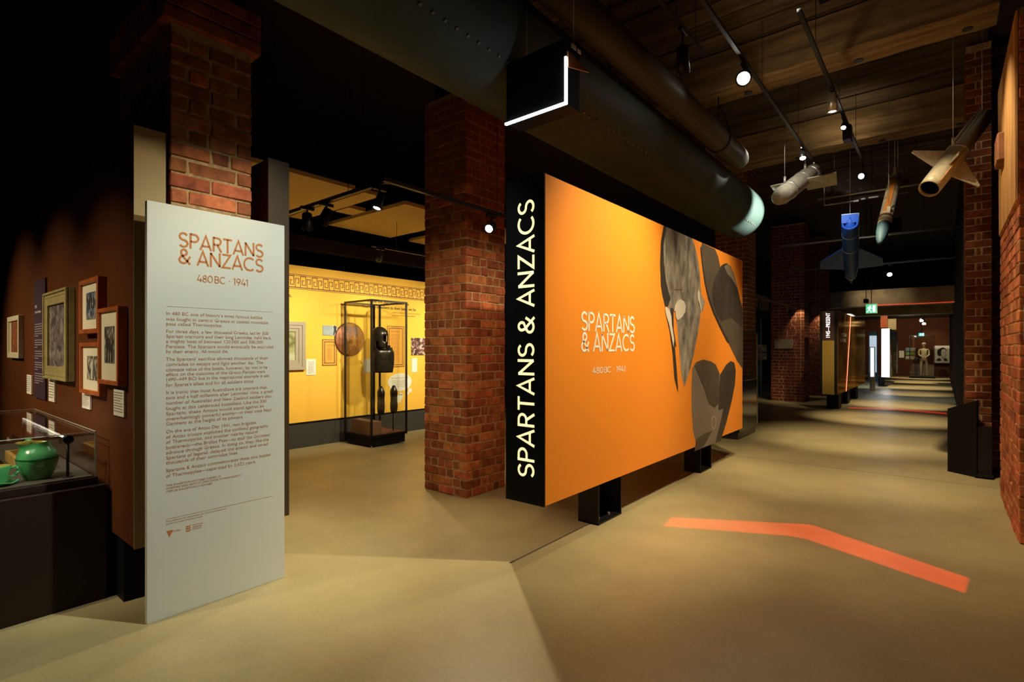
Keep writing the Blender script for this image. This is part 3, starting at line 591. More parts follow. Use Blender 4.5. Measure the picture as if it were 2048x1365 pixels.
for i, (y, lb_) in enumerate(((4.75, 'left of the display case top'), (5.9, 'right above the display case'), (7.1, 'beside the brick pillar edge'))):
    track_spot('black spotlight washing the yellow wall, ' + lb_, (-6.45, y, 2.88), (-.8, .1, -.6), 3.05, lens=M_LAMPD)
for i, (y, lb_) in enumerate(((13.4, 'left of the wide pier'), (16.6, 'directly before the wide pier'), (18.6, 'between the two piers'), (19.3, 'before the second pier'))):
    track_spot('small far spotlight under the timber lintel, ' + lb_, (-3.35, y, 2.55), (.0, .5, -.9), 2.75, lens=M_LAMPD, r=.05)
track_spot('far bright spotlight over the middle of the walkway', (-.95, 15.0, 3.3), (.1, -.9, -.5), 3.55, r=.06)
# real light from those fixtures
spot((-1.6, 5.72, 4.33), (-.7, 3.2, 0), 230, 70, .9)
spot((-3.57, 3.95, 2.76), (-3.0, 2.2, 0), 210, 84, 1, radius=.02)
spot((-3.80, 2.72, 2.76), (-3.2, 1.2, 0), 60, 90, .9)
# picture wall wash
spot((-5.8, -1.6, 3.3), (-5.6, .96, 1.05), 280, 58, 1)
spot((-7.3, -1.6, 3.3), (-7.1, .96, 1.05), 300, 60, 1)
spot((-4.2, -1.4, 3.3), (-4.2, .96, 1.05), 200, 56, 1)
spot((-4.0, -.1, 2.6), (-4.35, .6, .85), 75, 40, .9, col=NEUT)
# pale panel, pillar one
spot((-1.1, 2.3, 4.3), (-3.5, 1.4, 1.15), 560, 46, .8, col=(.93, .97, .86))
spot((-1.9, 1.75, 4.3), (-3.55, 1.25, 2.75), 110, 30, .9)
# pillar two
spot((-2.1, 1.7, 3.3), (-3.9, 4.1, 1.2), 170, 56, .9)
spot((-5.9, 1.9, 2.9), (-4.2, 4.0, 1.1), 60, 60, .9)
# orange wall
spot((-.35, 4.4, 4.4), (-2.25, 4.2, 1.7), 760, 62, .9, col=(1, .86, .6))
spot((-.35, 6.9, 4.4), (-2.25, 6.6, 1.5), 420, 62, .9, col=(1, .86, .6))
# yellow room
for y, p in ((3.3, 190), (4.7, 250), (6.1, 250), (7.6, 240)): spot((-5.3, y, 2.72), (-7.8, y+.1, 1.55), p*1.25, 74, .8, col=(1, .88, .62))
spot((-5.4, 4.4, 3.2), (-5.2, 4.2, 0), 140, 90, .9)
spot((-1.25, 9.9, 4.0), (-1.32, 11.3, 3.45), 45, 60, .8, col=(.8, .9, 1))  # added cool lamp over the walkway, brightens the blue drone
spot((-1.0, 8.6, 4.45), (-.65, 10.0, 3.8), 80, 34, .8)
# missiles, pipe end, right wall
spot((-1.75, 8.2, 4.75), (-1.8, 9.5, 4.1), 60, 60, .8, col=NEUT)
spot((-1.35, 9.6, 3.9), (-2.6, 9.60, 3.90), 700, 48, .8, col=(.85, 1, .95))
spot((-1.6, 8.6, 4.8), (-2.2, 8.0, 4.36), 190, 20, .8, col=NEUT)
spot((-1.1, 5.2, 4.7), (.05, 7.4, 3.9), 120, 30, .8, col=NEUT)
spot((-.5, 6.3, 4.7), (.475, 6.6, 2.4), 270, 75, .8, radius=.015)
spot((-1.4, 5.2, 4.4), (.475, 6.4, .9), 230, 46, .9)
spot((-2.3, 7.6, 4.8), (-1.2, 8.7, 3.2), 60, 50, .8, col=NEUT)
# added uplights without fixtures, brighten the ceiling beams
spot((-1.35, 5.9, 4.0), (-1.0, 7.0, 5.3), 17, 140, 1, radius=.1)
spot((-1.2, 9.4, 4.75), (-1.2, 9.8, 5.4), 14, 150, 1, radius=.1)
# piers
spot((-.5, 17.2, 4.2), (-2.03, 17.6, 1.4), 200, 64, .9)  # added lamp, brightens the lettered face of the bronze wall
spot((-3.22, 17.12, 2.95), (-3.25, 17.4, 2.1), 34, 66, .5); spot((-3.1, 19.82, 2.95), (-3.12, 20.1, 2.1), 34, 66, .5)
spot((-1.6, 13.5, 4.4), (-3.4, 17.4, .7), 130, 26, .9)
spot((-.9, 12.8, 3.4), (-2.25, 15.33, 1.4), 300, 26, .9)
# far room
spot((-.55, 36.6, 3.2), (-.45, 37.9, 1.6), 60, 70, .9)
spot((-1.5, 24.9, 2.5), (-1.5, 26.5, 3.35), 26, 110, 1, col=COOL)
spot((-1.9, 19.9, 3.75), (-1.7, 21.5, 3.3), 50, 70, 1)
spot((-1.9, 28.0, 3.1), (-2.0, 29.5, 2.8), 60, 70, 1)
spot((-1.5, 34.0, 3.3), (-1.0, 38, 1.6), 230, 110, .9); spot((-.9, 33.0, 3.3), (-.75, 36, .8), 70, 40, .9)
spot((-.7, 18.9, 3.4), (-.9, 20.6, 0), 170, 60, .9, col=COOL)
spot((-2.9, 24.0, 3.0), (-2.6, 27.5, 0), 420, 70, .9, col=COOL)
# ------------------------------------------------------------------ red line projectors
def gobo(label, loc, outer, inner, power):
    L0 = Vector(loc); k = .06; zz = L0.z*(1-k)
    th = thing('gobo_projector', label, 'projector', loc)
    hole = [L0+(Vector((x, y, 0))-L0)*k for x, y in outer]+[L0+(Vector((x, y, 0))-L0)*k for x, y in reversed(inner)]
    cx = sum(p.x for p in hole)/len(hole); cy = sum(p.y for p in hole)/len(hole); R_ = .16
    rect = [Vector((cx-R_, cy-R_, zz)), Vector((cx+R_, cy-R_, zz)), Vector((cx+R_, cy+R_, zz)), Vector((cx-R_, cy+R_, zz))]
    tr = tessellate_polygon([rect, hole]); pts = rect+hole
    m_ = MB(); m_.add(pts, [tuple(t_) for t_ in tr]); m_.build('gobo_plate', M_BLACK, th)
    b_ = MB()
    for (xa, xb, ya, yb) in ((cx-R_, cx-R_+.01, cy-R_, cy+R_), (cx+R_-.01, cx+R_, cy-R_, cy+R_), (cx-R_, cx+R_, cy-R_, cy-R_+.01), (cx-R_, cx+R_, cy+R_-.01, cy+R_)): b_.box(xa, xb, ya, yb, zz-.005, L0.z+.05)
    b_.box(cx-R_, cx+R_, cy-R_, cy+R_, L0.z+.04, L0.z+.06); b_.build('housing', M_BLACK, th)
    h_ = MB(); h_.cyl((cx, cy, L0.z+.06), (cx, cy, 5.385 if cy < 15 else 5.448), .012, n=8); h_.build('hanger_rod', M_BLACKM, th)
    tx = sum(p[0] for p in outer+inner)/len(outer+inner); ty = sum(p[1] for p in outer+inner)/len(outer+inner)
    spot(L0, (tx, ty, 0), power, 70, .1, col=(1, .035, .012), radius=.0009)
gobo('black ceiling projector throwing the bent red line on the near floor', (-.62, 4.9, 4.75), [(-1.946, 4.709), (-1.019, 5.233), (-.904, 5.294), (.14, 4.74)], [(-1.908, 4.419), (-1.002, 4.857), (-.875, 4.871), (.111, 4.432)], 1500)
gobo('black ceiling projector throwing the thin red line farther down the walkway', (-.95, 16.2, 4.75), [(-1.955,16.658),(-0.962,17.011),(0.076,16.742)], [(-1.918,16.348),(-0.943,16.661),(0.075,16.355)], 1300)
# ------------------------------------------------------------------ pictures on the chocolate wall (wall plane y = .96)
WY = .958
def art_mat(name, c1, c2, c3, scale, stretch=(1, 1, 1), band=None):
    m = bpy.data.materials.new(name); m.use_nodes = True; nt = m.node_tree; N = nt.nodes; L = nt.links; b = N['Principled BSDF']; b.inputs['Roughness'].default_value = .5
    tc = N.new('ShaderNodeTexCoord'); mp = N.new('ShaderNodeMapping'); mp.inputs['Scale'].default_value = stretch; L.new(tc.outputs['Object'], mp.inputs[0])
    nz = N.new('ShaderNodeTexNoise'); nz.inputs['Scale'].default_value = scale; nz.inputs['Detail'].default_value = 7; nz.inputs['Distortion'].default_value = .8; L.new(mp.outputs[0], nz.inputs['Vector'])
    rp = N.new('ShaderNodeValToRGB'); e = rp.color_ramp.elements; e[0].position = .36; e[0].color = (*c1, 1); e[1].position = .64; e[1].color = (*c3, 1)
    k = e.new(.5); k.color = (*c2, 1); L.new(nz.outputs['Fac'], rp.inputs[0]); L.new(rp.outputs[0], b.inputs['Base Color']); return m
def framed(name, label, x0, x1, z0, z1, depth, fw, m_fr, img, mount=None, img_box=None, steps=False, group=None):
    th = thing(name, label, 'picture', ((x0+x1)/2, WY, z0), group)
    yf = WY-depth
    for (a, b_, c_, d_) in ((x0, x1, z1-fw, z1), (x0, x1, z0, z0+fw), (x0, x0+fw, z0+fw, z1-fw), (x1-fw, x1, z0+fw, z1-fw)):
        m_ = MB(); m_.box(a, b_, yf, WY, c_, d_, c=.002)
        if steps:
            pass
        m_.build('frame_rail', m_fr, th)
    if steps:
        for k, (ins, pr) in enumerate(((.0, .012), (.028, .004), (.055, -.008))):
            m_ = MB(); a0, a1, c0, c1 = x0+ins, x1-ins, z0+ins, z1-ins; t_ = .018
            for bx_ in ((a0, a1, c1-t_, c1), (a0, a1, c0, c0+t_), (a0, a0+t_, c0+t_, c1-t_), (a1-t_, a1, c0+t_, c1-t_)): m_.box(bx_[0], bx_[1], yf-pr, yf+.01, bx_[2], bx_[3], c=.003)
            m_.build('moulding', m_fr, th)
    m_ = MB(); m_.box(x0+fw, x1-fw, yf+.016, yf+.022, z0+fw, z1-fw); m_.build('mount_board' if mount else 'canvas', mount or img, th)
    if img_box:
        a, b_, c_, d_ = img_box; m_ = MB(); m_.box(a, b_, yf+.013, yf+.0155, c_, d_); m_.build('print', img, th)
    return th
A1 = art_mat('ink_blue_picture', (.03, .035, .06), (.10, .13, .22), (.38, .36, .24), 16)
A2 = art_mat('sepia_photo', (.02, .018, .015), (.14, .13, .10), (.55, .52, .42), 26, (1, 1, .5))
A3 = art_mat('storm_painting', (.06, .05, .06), (.15, .12, .11), (.30, .25, .20), 9, (1, 1, 1.4))
A4 = art_mat('rust_fabric', (.20, .05, .02), (.26, .08, .03), (.34, .13, .05), 20)
f = framed('shadow_box', 'small cream box frame holding rust-coloured cloth, leftmost on the brown wall', -7.74, -7.06, 1.47, 1.90, .04, .05, M_CREAM, A4, mount=M_CREAM, img_box=(-7.58, -7.2, 1.53, 1.85))
f = framed('framed_painting', 'large dark painting in a stepped olive gilt frame', -5.80, -4.985, 1.32, 2.02, .045, .105, M_OLIVE, A3, steps=True)
f = framed('framed_picture', 'upper red-wood frame with a blue figure print in a cream mount', -4.64, -4.16, 1.665, 2.03, .047, .03, M_REDWOOD, A1, mount=M_MOUNT, img_box=(-4.50, -4.27, 1.76, 1.94))
f = framed('framed_picture', 'lower red-wood frame with a small photo of a pale figure', -4.66, -4.16, 1.258, 1.605, .04, .028, M_REDWOOD, A2, mount=M_MOUNT, img_box=(-4.51, -4.27, 1.355, 1.515))
f = framed('framed_picture', 'rightmost red-wood frame with a tall photo of standing people', -4.15, -3.72, 1.345, 1.815, .05, .025, M_REDWOOD, A2, mount=M_MOUNT, img_box=(-4.045, -3.84, 1.475, 1.70))
FIGS = [o for o in bpy.data.objects if o.name.startswith('framed_picture') and o.type == 'EMPTY']
M_FD = mat('dark_photo_ink', (.03, .028, .022), .6); M_FL = mat('pale_photo_tone', (.62, .58, .46), .6)
for o in FIGS:
    zz = round(o.location.z, 3)
    if zz == 1.345:
        for k_, (x_, h_) in enumerate(((-3.99, .18), (-3.94, .15), (-3.88, .14))):
            m_ = MB(); m_.poly([(x_+a_*h_, WY-.05+.0125, 1.48+b2*h_) for a_, b2 in ((-.11, 0), (.11, 0), (.09, .45), (.15, .50), (.14, .75), (.06, .84), (.065, .93), (.02, 1), (-.03, 1), (-.065, .93), (-.05, .84), (-.15, .76), (-.16, .5), (-.09, .47))]); m_.build('printed_figure', M_FD, o)
    if zz == 1.258:
        m_ = MB(); m_.poly([(-4.39+a_*.14, WY-.04+.0125, 1.36+b2*.14) for a_, b2 in ((-.16, 0), (.16, 0), (.14, .45), (.2, .50), (.19, .75), (.08, .84), (.085, .93), (.02, 1), (-.03, 1), (-.085, .93), (-.07, .84), (-.2, .76), (-.2, .5), (-.13, .47))]); m_.build('printed_figure', M_FL, o)
    if zz == 1.665:
        for x_ in (-4.46, -4.41, -4.36, -4.31):
            m_ = MB(); m_.poly([(x_+a_*.09, WY-.047+.0125, 1.83+b2*.09) for a_, b2 in ((-.16, 0), (.16, 0), (.14, .45), (.2, .50), (.19, .75), (.08, .84), (.085, .93), (.02, 1), (-.03, 1), (-.085, .93), (-.07, .84), (-.2, .76), (-.2, .5), (-.13, .47))]); m_.build('printed_figure', M_FD, o)
tp = thing('text_panel', 'narrow plum-coloured text panel left of the olive gilt frame', 'sign', (-6.2, WY, 1.13)); m_ = MB(); m_.box(-6.45, -5.97, .945, WY, 1.12, 2.18); m_.build('board', M_PURPLE, tp)
m_ = MB()
P_ = lambda x, z: frame_of((x, .9435, z), (1, 0, 0), (0, 0, 1))
typed(m_, '1941', .045, P_(-6.40, 1.93)); typed(m_, 'THE LOST CAMPAIGN', .026, P_(-6.40, 1.885))
m_.build('title_lettering', M_WHITEINK, tp)
m_ = MB(); rng = random.Random(3); z = 1.78
for par in (6, 4, 4, 4, 5):
    for k in range(par):
        x = -6.41; end = -6.04 if k < par-1 else -6.2-rng.random()*.1
        while x < end:
            wl = rng.uniform(.018, .05); m_.box(x, min(x+wl, end), .9435, .944, z, z+.008); x += wl+.009
        z -= .021
    z -= .016
o = m_.build('body_lettering', mat('mauve_ink', (.33, .24, .25), .6), tp); o['kind'] = 'stuff'
def card(label, x0, x1, z0, z1, group=None, y=WY, n=8):
    th = thing('label_card', label, 'label', ((x0+x1)/2, y, z0)); m_ = MB(); m_.box(x0, x1, y-.012, y, z0, z1, c=.001); m_.build('card', M_LABEL, th)
    m_ = MB(); rng = random.Random(int(-x0*100)); z = z1-.02; k = 0; dz = (z1-z0-.03)/n
    while z > z0+.015:
        x = x0+.012; end = x1-.012-(rng.random()*.06 if k % 4 == 3 else rng.random()*.015)
        while x < end: wl = rng.uniform(.008, .024); m_.box(x, min(end, x+wl), y-.0135, y-.0125, z, z+dz*.28); x += wl+.005
        z -= dz; k += 1
    m_.build('label_lettering', mat('grey_ink', (.22, .20, .17), .6), th)
card('white label card low between the cream box frame and the plum panel', -6.82, -6.60, 1.135, 1.315)
card('white label card hanging below the olive gilt frame', -5.83, -5.62, 1.125, 1.335)
card('white label card below the lower red-wood frame', -4.72, -4.51, 1.145, 1.256)
card('thin white label edge between the olive frame and the lower red-wood frame', -4.74, -4.70, 1.36, 1.56, n=10)
card('white label card below the rightmost red-wood frame', -3.955, -3.75, 1.155, 1.315)
# ------------------------------------------------------------------ glass-topped display cabinet at left
dc = thing('display_cabinet', 'dark brown cabinet with a glass top case standing against the brown wall', 'display case', (-5.1, .45, 0))
m_ = MB(); m_.box(-6.15, -4.05, -.25, .935, .0, .715, c=.003); m_.build('cabinet_body', M_CASE, dc)
m_ = MB(); m_.box(-6.08, -4.09, -.2, .90, .716, .762, c=.003); m_.build('tray', M_CASE, dc)
m_ = MB(); m_.box(-6.05, -4.115, -.18, .88, .7625, .768); m_.build('display_bed', M_CASE2, dc)
g = MB(); gx0, gx1, gy0, gy1, gz0, gz1 = -6.06, -4.10, -.19, .892, .7625, 1.045; th_ = .008
g.box(gx0, gx1, gy0, gy1, gz1-th_, gz1); g.build('glass_pane', M_GLASS, dc)
g = MB(); g.box(gx1-th_, gx1, gy0, gy1, gz0, gz1-th_-.001); g.build('glass_pane', M_GLASS, dc)
g = MB(); g.box(gx0, gx0+th_, gy0, gy1, gz0, gz1-th_-.001); g.build('glass_pane', M_GLASS, dc)
g = MB(); g.box(gx0+th_, gx1-th_, gy1-th_, gy1, gz0, gz1-th_-.001); g.build('glass_pane', M_GLASS, dc)
g = MB(); g.box(gx0+th_, gx1-th_, gy0, gy0+th_, gz0, gz1-th_-.001); g.build('glass_pane', M_GLASS, dc)
g = MB(); e_ = .0035
g.box(gx1-e_, gx1+.001, gy0, gy1, gz1-e_, gz1+.001); g.box(gx0, gx1, gy1-e_, gy1+.001, gz1-e_, gz1+.001); g.box(gx1-.007, gx1+.001, gy1-.006, gy1+.001, gz0, gz1)
g.box(gx0-.001, gx0+e_, gy0, gy1, gz1-e_, gz1+.001); g.build('glass_edge', M_GEDGE, dc)
# jug
jg = thing('jug', 'bulbous green glazed jug with a wavy yellow lip inside the glass case', 'jug', (-4.29, .645, .769))
J0 = Vector((-4.29, .645, .769))
prof = [(0, .0), (0, .062), (.008, .066), (.05, .085), (.10, .098), (.125, .101), (.15, .096), (.172, .084), (.188, .070), (.205, .063), (.222, .064)]
n = 40; v = []; f = []
def jr(t_, r, a):
    sp = max(0, math.cos(a+PI/2.0))**6
    fac = max(0, (t_-.165)/.05)
    rr = r+.030*sp*fac + (.004*math.sin(3*a)*fac)
    zz = t_+fac*(.008*sp+.006*math.sin(2*a+.4))
    if abs(t_-.125) < .001: rr -= .0
    return J0+Vector((math.cos(a)*rr, math.sin(a)*rr, zz))
inner = [(.215, .059), (.20, .057), (.17, .070), (.12, .09), (.02, .06), (.02, 0)]
for (t_, r) in prof: v += [jr(t_, r, 2*PI*i/n) for i in range(n)]
for k in range(len(prof)-1):
    for i in range(n): f.append((k*n+i, k*n+(i+1) % n, (k+1)*n+(i+1) % n, (k+1)*n+i))
m_ = MB(); m_.add(v, f, True); m_.build('body', M_GREEN, jg)
v = []; f = []; ip_ = [(.222, .064)]+inner
for (t_, r) in ip_: v += [jr(t_, r, 2*PI*i/n) for i in range(n)]
for k in range(len(ip_)-1):
    for i in range(n): f.append((k*n+i, k*n+(i+1) % n, (k+1)*n+(i+1) % n, (k+1)*n+i))
m_ = MB(); m_.add(v, f, True); o = m_.build('glazed_interior', M_GREENY, jg); o['label'] = 'yellow glazed interior'
m_ = MB(); pts = [J0+Vector((0, .06, .205)), J0+Vector((0, .085, .235)), J0+Vector((0, .10, .225)), J0+Vector((0, .115, .19)), J0+Vector((0, .118, .15)), J0+Vector((0, .10, .12))]
pts = [Vector((J0.x-(p.y-J0.y)*.9, J0.y-(p.y-J0.y)*.35, p.z)) for p in pts]
m_.tube(pts, .012, n=10)
for p in pts: m_.rev(p-Vector((0, 0, .012)), p+Vector((0, 0, .012)), [(0, 0), (.003, .008), (.012, .012), (.021, .008), (.024, 0)], n=10)
m_.build('handle', M_GREEN, jg)
m_ = MB(); m_.rev(J0, J0+Vector((0, 0, 1)), [(.121, .1005), (.126, .1035), (.131, .1005)], n=36); m_.build('raised_band', mat('dark_green_glaze', (.015, .12, .04), .25), jg)
# saucer and cup
C0 = Vector((-4.245, .465, .769))
sc_ = thing('saucer', 'wavy-edged green saucer under the cup in the glass case', 'saucer', C0); v = []; f = []; n = 48
for k, (r, h_) in enumerate(((0, .004), (.04, .004), (.065, .008), (.085, .016), (.086, .012), (.06, .003), (.03, 0), (0, 0))):
    for i in range(n):
        a = 2*PI*i/n; rr = r*(1+.06*math.sin(6*a)*(r > .06)); v.append(C0+Vector((math.cos(a)*rr, math.sin(a)*rr, h_+.006*math.sin(5*a+1)*(r > .06)+(.003 if r > .06 else 0))))
for k in range(7):
    for i in range(n): f.append((k*n+i, k*n+(i+1) % n, (k+1)*n+(i+1) % n, (k+1)*n+i))
m_ = MB(); m_.add(v, f, True); m_.build('dish', M_GREEN, sc_)
cu = thing('cup', 'green glazed cup with yellow inside, standing on the wavy saucer', 'cup', C0+Vector((0, 0, .006)))
m_ = MB(); m_.rev(C0+Vector((0, 0, .008)), C0+Vector((0, 0, 1)), [(0, 0), (0, .033), (.01, .036), (.05, .047), (.10, .056), (.104, .053)], n=32); m_.build('bowl', M_GREEN, cu)
m_ = MB(); m_.rev(C0+Vector((0, 0, .008)), C0+Vector((0, 0, 1)), [(.104, .053), (.09, .050), (.05, .042), (.02, .03), (.02, 0)], n=32); m_.build('glazed_interior', M_GREENY, cu)
m_ = MB(); pts = [C0+Vector((.0, .05, .09)), C0+Vector((0, .078, .098)), C0+Vector((0, .088, .07)), C0+Vector((0, .075, .045)), C0+Vector((0, .045, .04))]; m_.tube(pts, .007, n=8); m_.build('handle', M_GREEN, cu)
# case lamp
cl = thing('case_lamp', 'slim black posted lamp bar shining inside the glass case', 'lamp', (-4.19, .77, .769))
m_ = MB(); m_.cyl((-4.19, .77, .769), (-4.19, .77, .995), .008, n=12); m_.cyl((-4.19, .77, .768), (-4.19, .77, .773), .028, n=20); m_.build('post', M_BLACKM, cl)
m_ = MB(); m_.cyl((-4.205, .77, 1.002), (-4.165, .77, 1.002), .026, n=20); m_.build('end_housing', M_BLACKM, cl)
m_ = MB(); m_.cyl((-5.7, .77, 1.005), (-4.206, .77, 1.005), .006, n=10); m_.build('light_bar', mat('warm_light_bar', (1, .92, .75), .5, emit=2.5), cl)
m_ = MB(); m_.cyl((-5.7, .77, .769), (-5.7, .77, .995), .008, n=12); m_.build('post', M_BLACKM, cl)
M_WOODF = mat('pale_oak_frame', (.46, .29, .08), .5, var=.2, scale=12)
for i, (x0, x1, y0, y1, z, lab) in enumerate(((-5.15, -4.55, .60, .74, .83, 'pale wooden tray frame nearest the jug, in the glass case'), (-5.6, -5.0, .35, .55, .80, 'pale wooden tray frame deeper in the glass case'), (-4.62, -4.22, .03, .16, .80, 'pale wooden tray frame at the front of the glass case'))):
    th = thing('wooden_frame', lab, 'frame', ((x0+x1)/2, (y0+y1)/2, .769), 'wooden frames in the glass case')
    for (a, b_, c_, d_) in ((x0, x1, y0, y0+.022), (x0, x1, y1-.022, y1), (x0, x0+.022, y0+.022, y1-.022), (x1-.022, x1, y0+.022, y1-.022)):
        m_ = MB(); m_.box(a, b_, c_, d_, .769, z+.01, c=.002); m_.build('frame_rail', M_WOODF, th)
    m_ = MB(); m_.box(x0+.02, x1-.02, y0+.02, y1-.02, .7695, .785); m_.build('mount_board', M_MOUNT, th)
    m_ = MB(); m_.box(x0+.09, x1-.09, y0+.07, y1-.07, .7852, .786); m_.build('print', A2, th)
# ------------------------------------------------------------------ yellow wall
YX = -7.80
yw = thing('yellow_display_wall', 'long golden yellow display wall with a key-pattern frieze and black base', 'display wall', (YX-.1, 6, 0))
m_ = MB(); m_.box(YX-.15, YX, 1.9, 8.9, .41, 2.87); m_.build('panel_body', M_YELLOW, yw)
m_ = MB(); m_.box(YX-.14, YX-.04, 1.95, 8.85, 0, .41); m_.build('plinth', mat('charcoal_plinth', (.035, .033, .026), .6), yw)
F_ = lambda y, z: frame_of((YX+.002, y, z), (0, 1, 0), (0, 0, 1))
m_ = MB()
zb, zt = 2.50, 2.735; m_.box(YX+.0012, YX+.002, 1.9, 8.9, zt-.010, zt); m_.box(YX+.0012, YX+.002, 1.9, 8.9, zb, zb+.010)
m_.box(YX+.0012, YX+.002, 1.9, 8.9, zt-.026, zt-.020); m_.box(YX+.0012, YX+.002, 1.9, 8.9, zb+.020, zb+.026)
U = .196; H_ = zt-zb-.060; y = 1.92
key = [(0, 1), (.44, 1), (.44, .22), (.15, .22), (.15, .62), (.30, .62)]
while y < 8.8:
    pl = F_(y, zb+.030)
    ribbon(m_, [(p[0]*U, p[1]*H_) for p in key], .0125, lambda p: pl(p.x, p.y))
    ribbon(m_, [((1.0-p[0])*U, (1-p[1])*H_) for p in key], .0125, lambda p: pl(p.x, p.y))
    ribbon(m_, [(0, H_), (0, 0), (.56*U, 0)], .0125, lambda p: pl(p.x, p.y)); y += U
m_.build('key_pattern_frieze', M_MEAND, yw)
m_ = MB()
E1 = [(6.514,2.387),(6.49,2.31),(6.813,2.387),(4.189,2.371),(4.165,2.314),(4.189,2.215)]
typed(m_, "Go tell the Spartans, passer by,", .075, F_(5.50, E1[0][1]-.0), bold=.0016); typed(m_, "that here, obedient to their laws, we lie", .075, F_(5.40, E1[1][1]-.02), bold=.0016)
typed(m_, "Epitaph of Simonides, as quoted by Herodotus", .036, F_(6.05, E1[1][1]-.085)); typed(m_, "on the grave at Thermopylae, 480 BC", .036, F_(6.05, E1[1][1]-.135))
typed(m_, "he came,", .075, F_(E1[3][0]-.33, E1[3][1]), bold=.0016); typed(m_, "others,", .075, F_(E1[3][0]-.33, E1[4][1]-.02), bold=.0016)
m_.build('quotation_lettering', M_INK, yw)
def on_yellow(name, label, cat, y0, y1, z0, z1, m, d=.012): 
    th = thing(name, label, cat, (YX, (y0+y1)/2, z0)); m_ = MB(); m_.box(YX, YX+d, y0, y1, z0, z1, c=.001); m_.build('board', m, th); return th
B = [(4.124,1.978),(4.33,1.987),(4.33,1.236),(4.124,1.242),(4.364,1.402),(4.527,1.399),(4.364,1.148),(4.65,1.95),(4.915,1.951),(4.65,1.788),(4.641,1.723),(4.905,1.718),(4.65,1.292),(5.933,1.987),(6.322,1.991),(5.933,1.233),(6.49,1.778),(6.813,1.764),(6.49,1.446),(6.502,1.389),(6.612,1.119),(5.619,1.383),(5.443,1.159),(5.944,1.115),(6.502,0.781)]
# landscape painting
y1_ = B[1][0]; z0_, z1_ = B[2][1], B[1][1]; y0_ = y1_-1.0
ld = thing('framed_painting', 'green landscape painting in a stepped grey frame on the yellow wall', 'picture', (YX, y0_+.5, z0_))
M_GF = mat('grey_gilt_frame', (.36, .31, .22), .5)
for k, (ins, dd) in enumerate(((0, .06), (.05, .045), (.10, .03))):
    for bx_ in ((y0_+ins, y1_-ins, z1_-ins-.055, z1_-ins), (y0_+ins, y1_-ins, z0_+ins, z0_+ins+.055), (y0_+ins, y0_+ins+.055, z0_+ins+.05, z1_-ins-.05), (y1_-ins-.055, y1_-ins, z0_+ins+.05, z1_-ins-.05)):
        m_ = MB(); m_.box(YX, YX+dd, bx_[0], bx_[1], bx_[2], bx_[3], c=.004); m_.build('frame_rail', M_GF, ld)
m_ = MB(); m_.box(YX, YX+.012, y0_+.15, y1_-.15, z0_+.15, z1_-.15); m_.build('canvas', art_mat('landscape_painting', (.12, .13, .03), (.32, .32, .12), (.50, .50, .32), 2.2, (1, 1, 2.2)), ld)
def lines_on(th, y0, y1, z0, z1, n, m, x=YX+.0135, h=.006):
    m_ = MB(); rng = random.Random(int(y0*50)); dz = (z1-z0)/n
    for k in range(n):
        yy = y0; end = y1-(rng.random()*.25*(y1-y0) if k % 4 == 3 else rng.random()*.05*(y1-y0))
        while yy < end: wl = rng.uniform(.015, .05); m_.box(x, x+.0008, yy, min(end, yy+wl), z1-dz*(k+.8), z1-dz*(k+.8)+h); yy += wl+.01
    m_.build('label_lettering', m, th)
c_ = on_yellow('label_card', 'white label card right of the grey framed landscape', 'label', B[4][0], B[5][0], B[6][1], B[4][1], M_LABEL); lines_on(c_, B[4][0]+.03, B[5][0]-.03, B[6][1]+.03, B[4][1]-.03, 10, MATS['grey_ink'])
c_ = on_yellow('photo_panel', 'small blue-grey photo of a warrior figure on the yellow wall', 'picture', B[7][0], B[8][0], B[9][1], B[7][1], mat('misty_blue', (.30, .36, .38), .5, var=.35, scale=4))
m_ = MB(); yc = (B[7][0]+B[8][0])/2+.08; zc = B[9][1]; xx = YX+.013
m_.poly([(xx, yc-.025, zc+.01), (xx, yc-.005, zc+.01), (xx, yc+.005, zc+.06), (xx, yc+.02, zc+.01), (xx, yc+.04, zc+.01), (xx, yc+.03, zc+.10), (xx, yc+.035, zc+.14), (xx, yc+.02, zc+.16), (xx, yc+.0, zc+.165), (xx, yc-.02, zc+.15), (xx, yc-.01, zc+.10)])
m_.build('printed_figure', M_INK, c_)
for (a, b_, cc, dd, n_, lab) in ((B[10][0], B[11][0], B[12][1], B[10][1], 14, 'small ochre text panel with a brown border, left of the display case'), (B[13][0], B[14][0], B[15][1], B[13][1], 20, 'larger ochre text panel with a brown border, seen through the display case')):
    c_ = on_yellow('text_panel', lab, 'sign', a, b_, cc, dd, mat('ochre_board', (.80, .36, .04), .6), d=.008)
    m_ = MB(); e = .035
    for bx_ in ((a, b_, dd-.012, dd), (a, b_, cc, cc+.012), (a, a+.012, cc, dd), (b_-.012, b_, cc, dd), (a+e, b_-e, dd-e-.014, dd-e), (a+e, b_-e, cc+e, cc+e+.014), (a+e, a+e+.014, cc+e, dd-e), (b_-e-.014, b_-e, cc+e, dd-e)): m_.box(YX+.008, YX+.0095, *bx_)
    m_.build('printed_border', M_MEAND, c_); lines_on(c_, a+.09, b_-.09, cc+.09, dd-.14, n_, mat('sepia_ink', (.35, .16, .04), .6), x=YX+.009)
    m_ = MB(); typed(m_, 'LAST WORDS' if n_ == 14 else 'A LAST STAND', .03, frame_of((YX+.0095, a+.09, dd-.11), (0, 1, 0), (0, 0, 1))); m_.build('heading_lettering', M_INK, c_)
on_yellow('photo_panel', 'dark crowd photograph half hidden by the brick pillar', 'picture', B[16][0], B[16][0]+.95, B[18][1], B[16][1], art_mat('crowd_photo', (.02, .012, .012), (.16, .05, .04), (.6, .5, .42), 14))
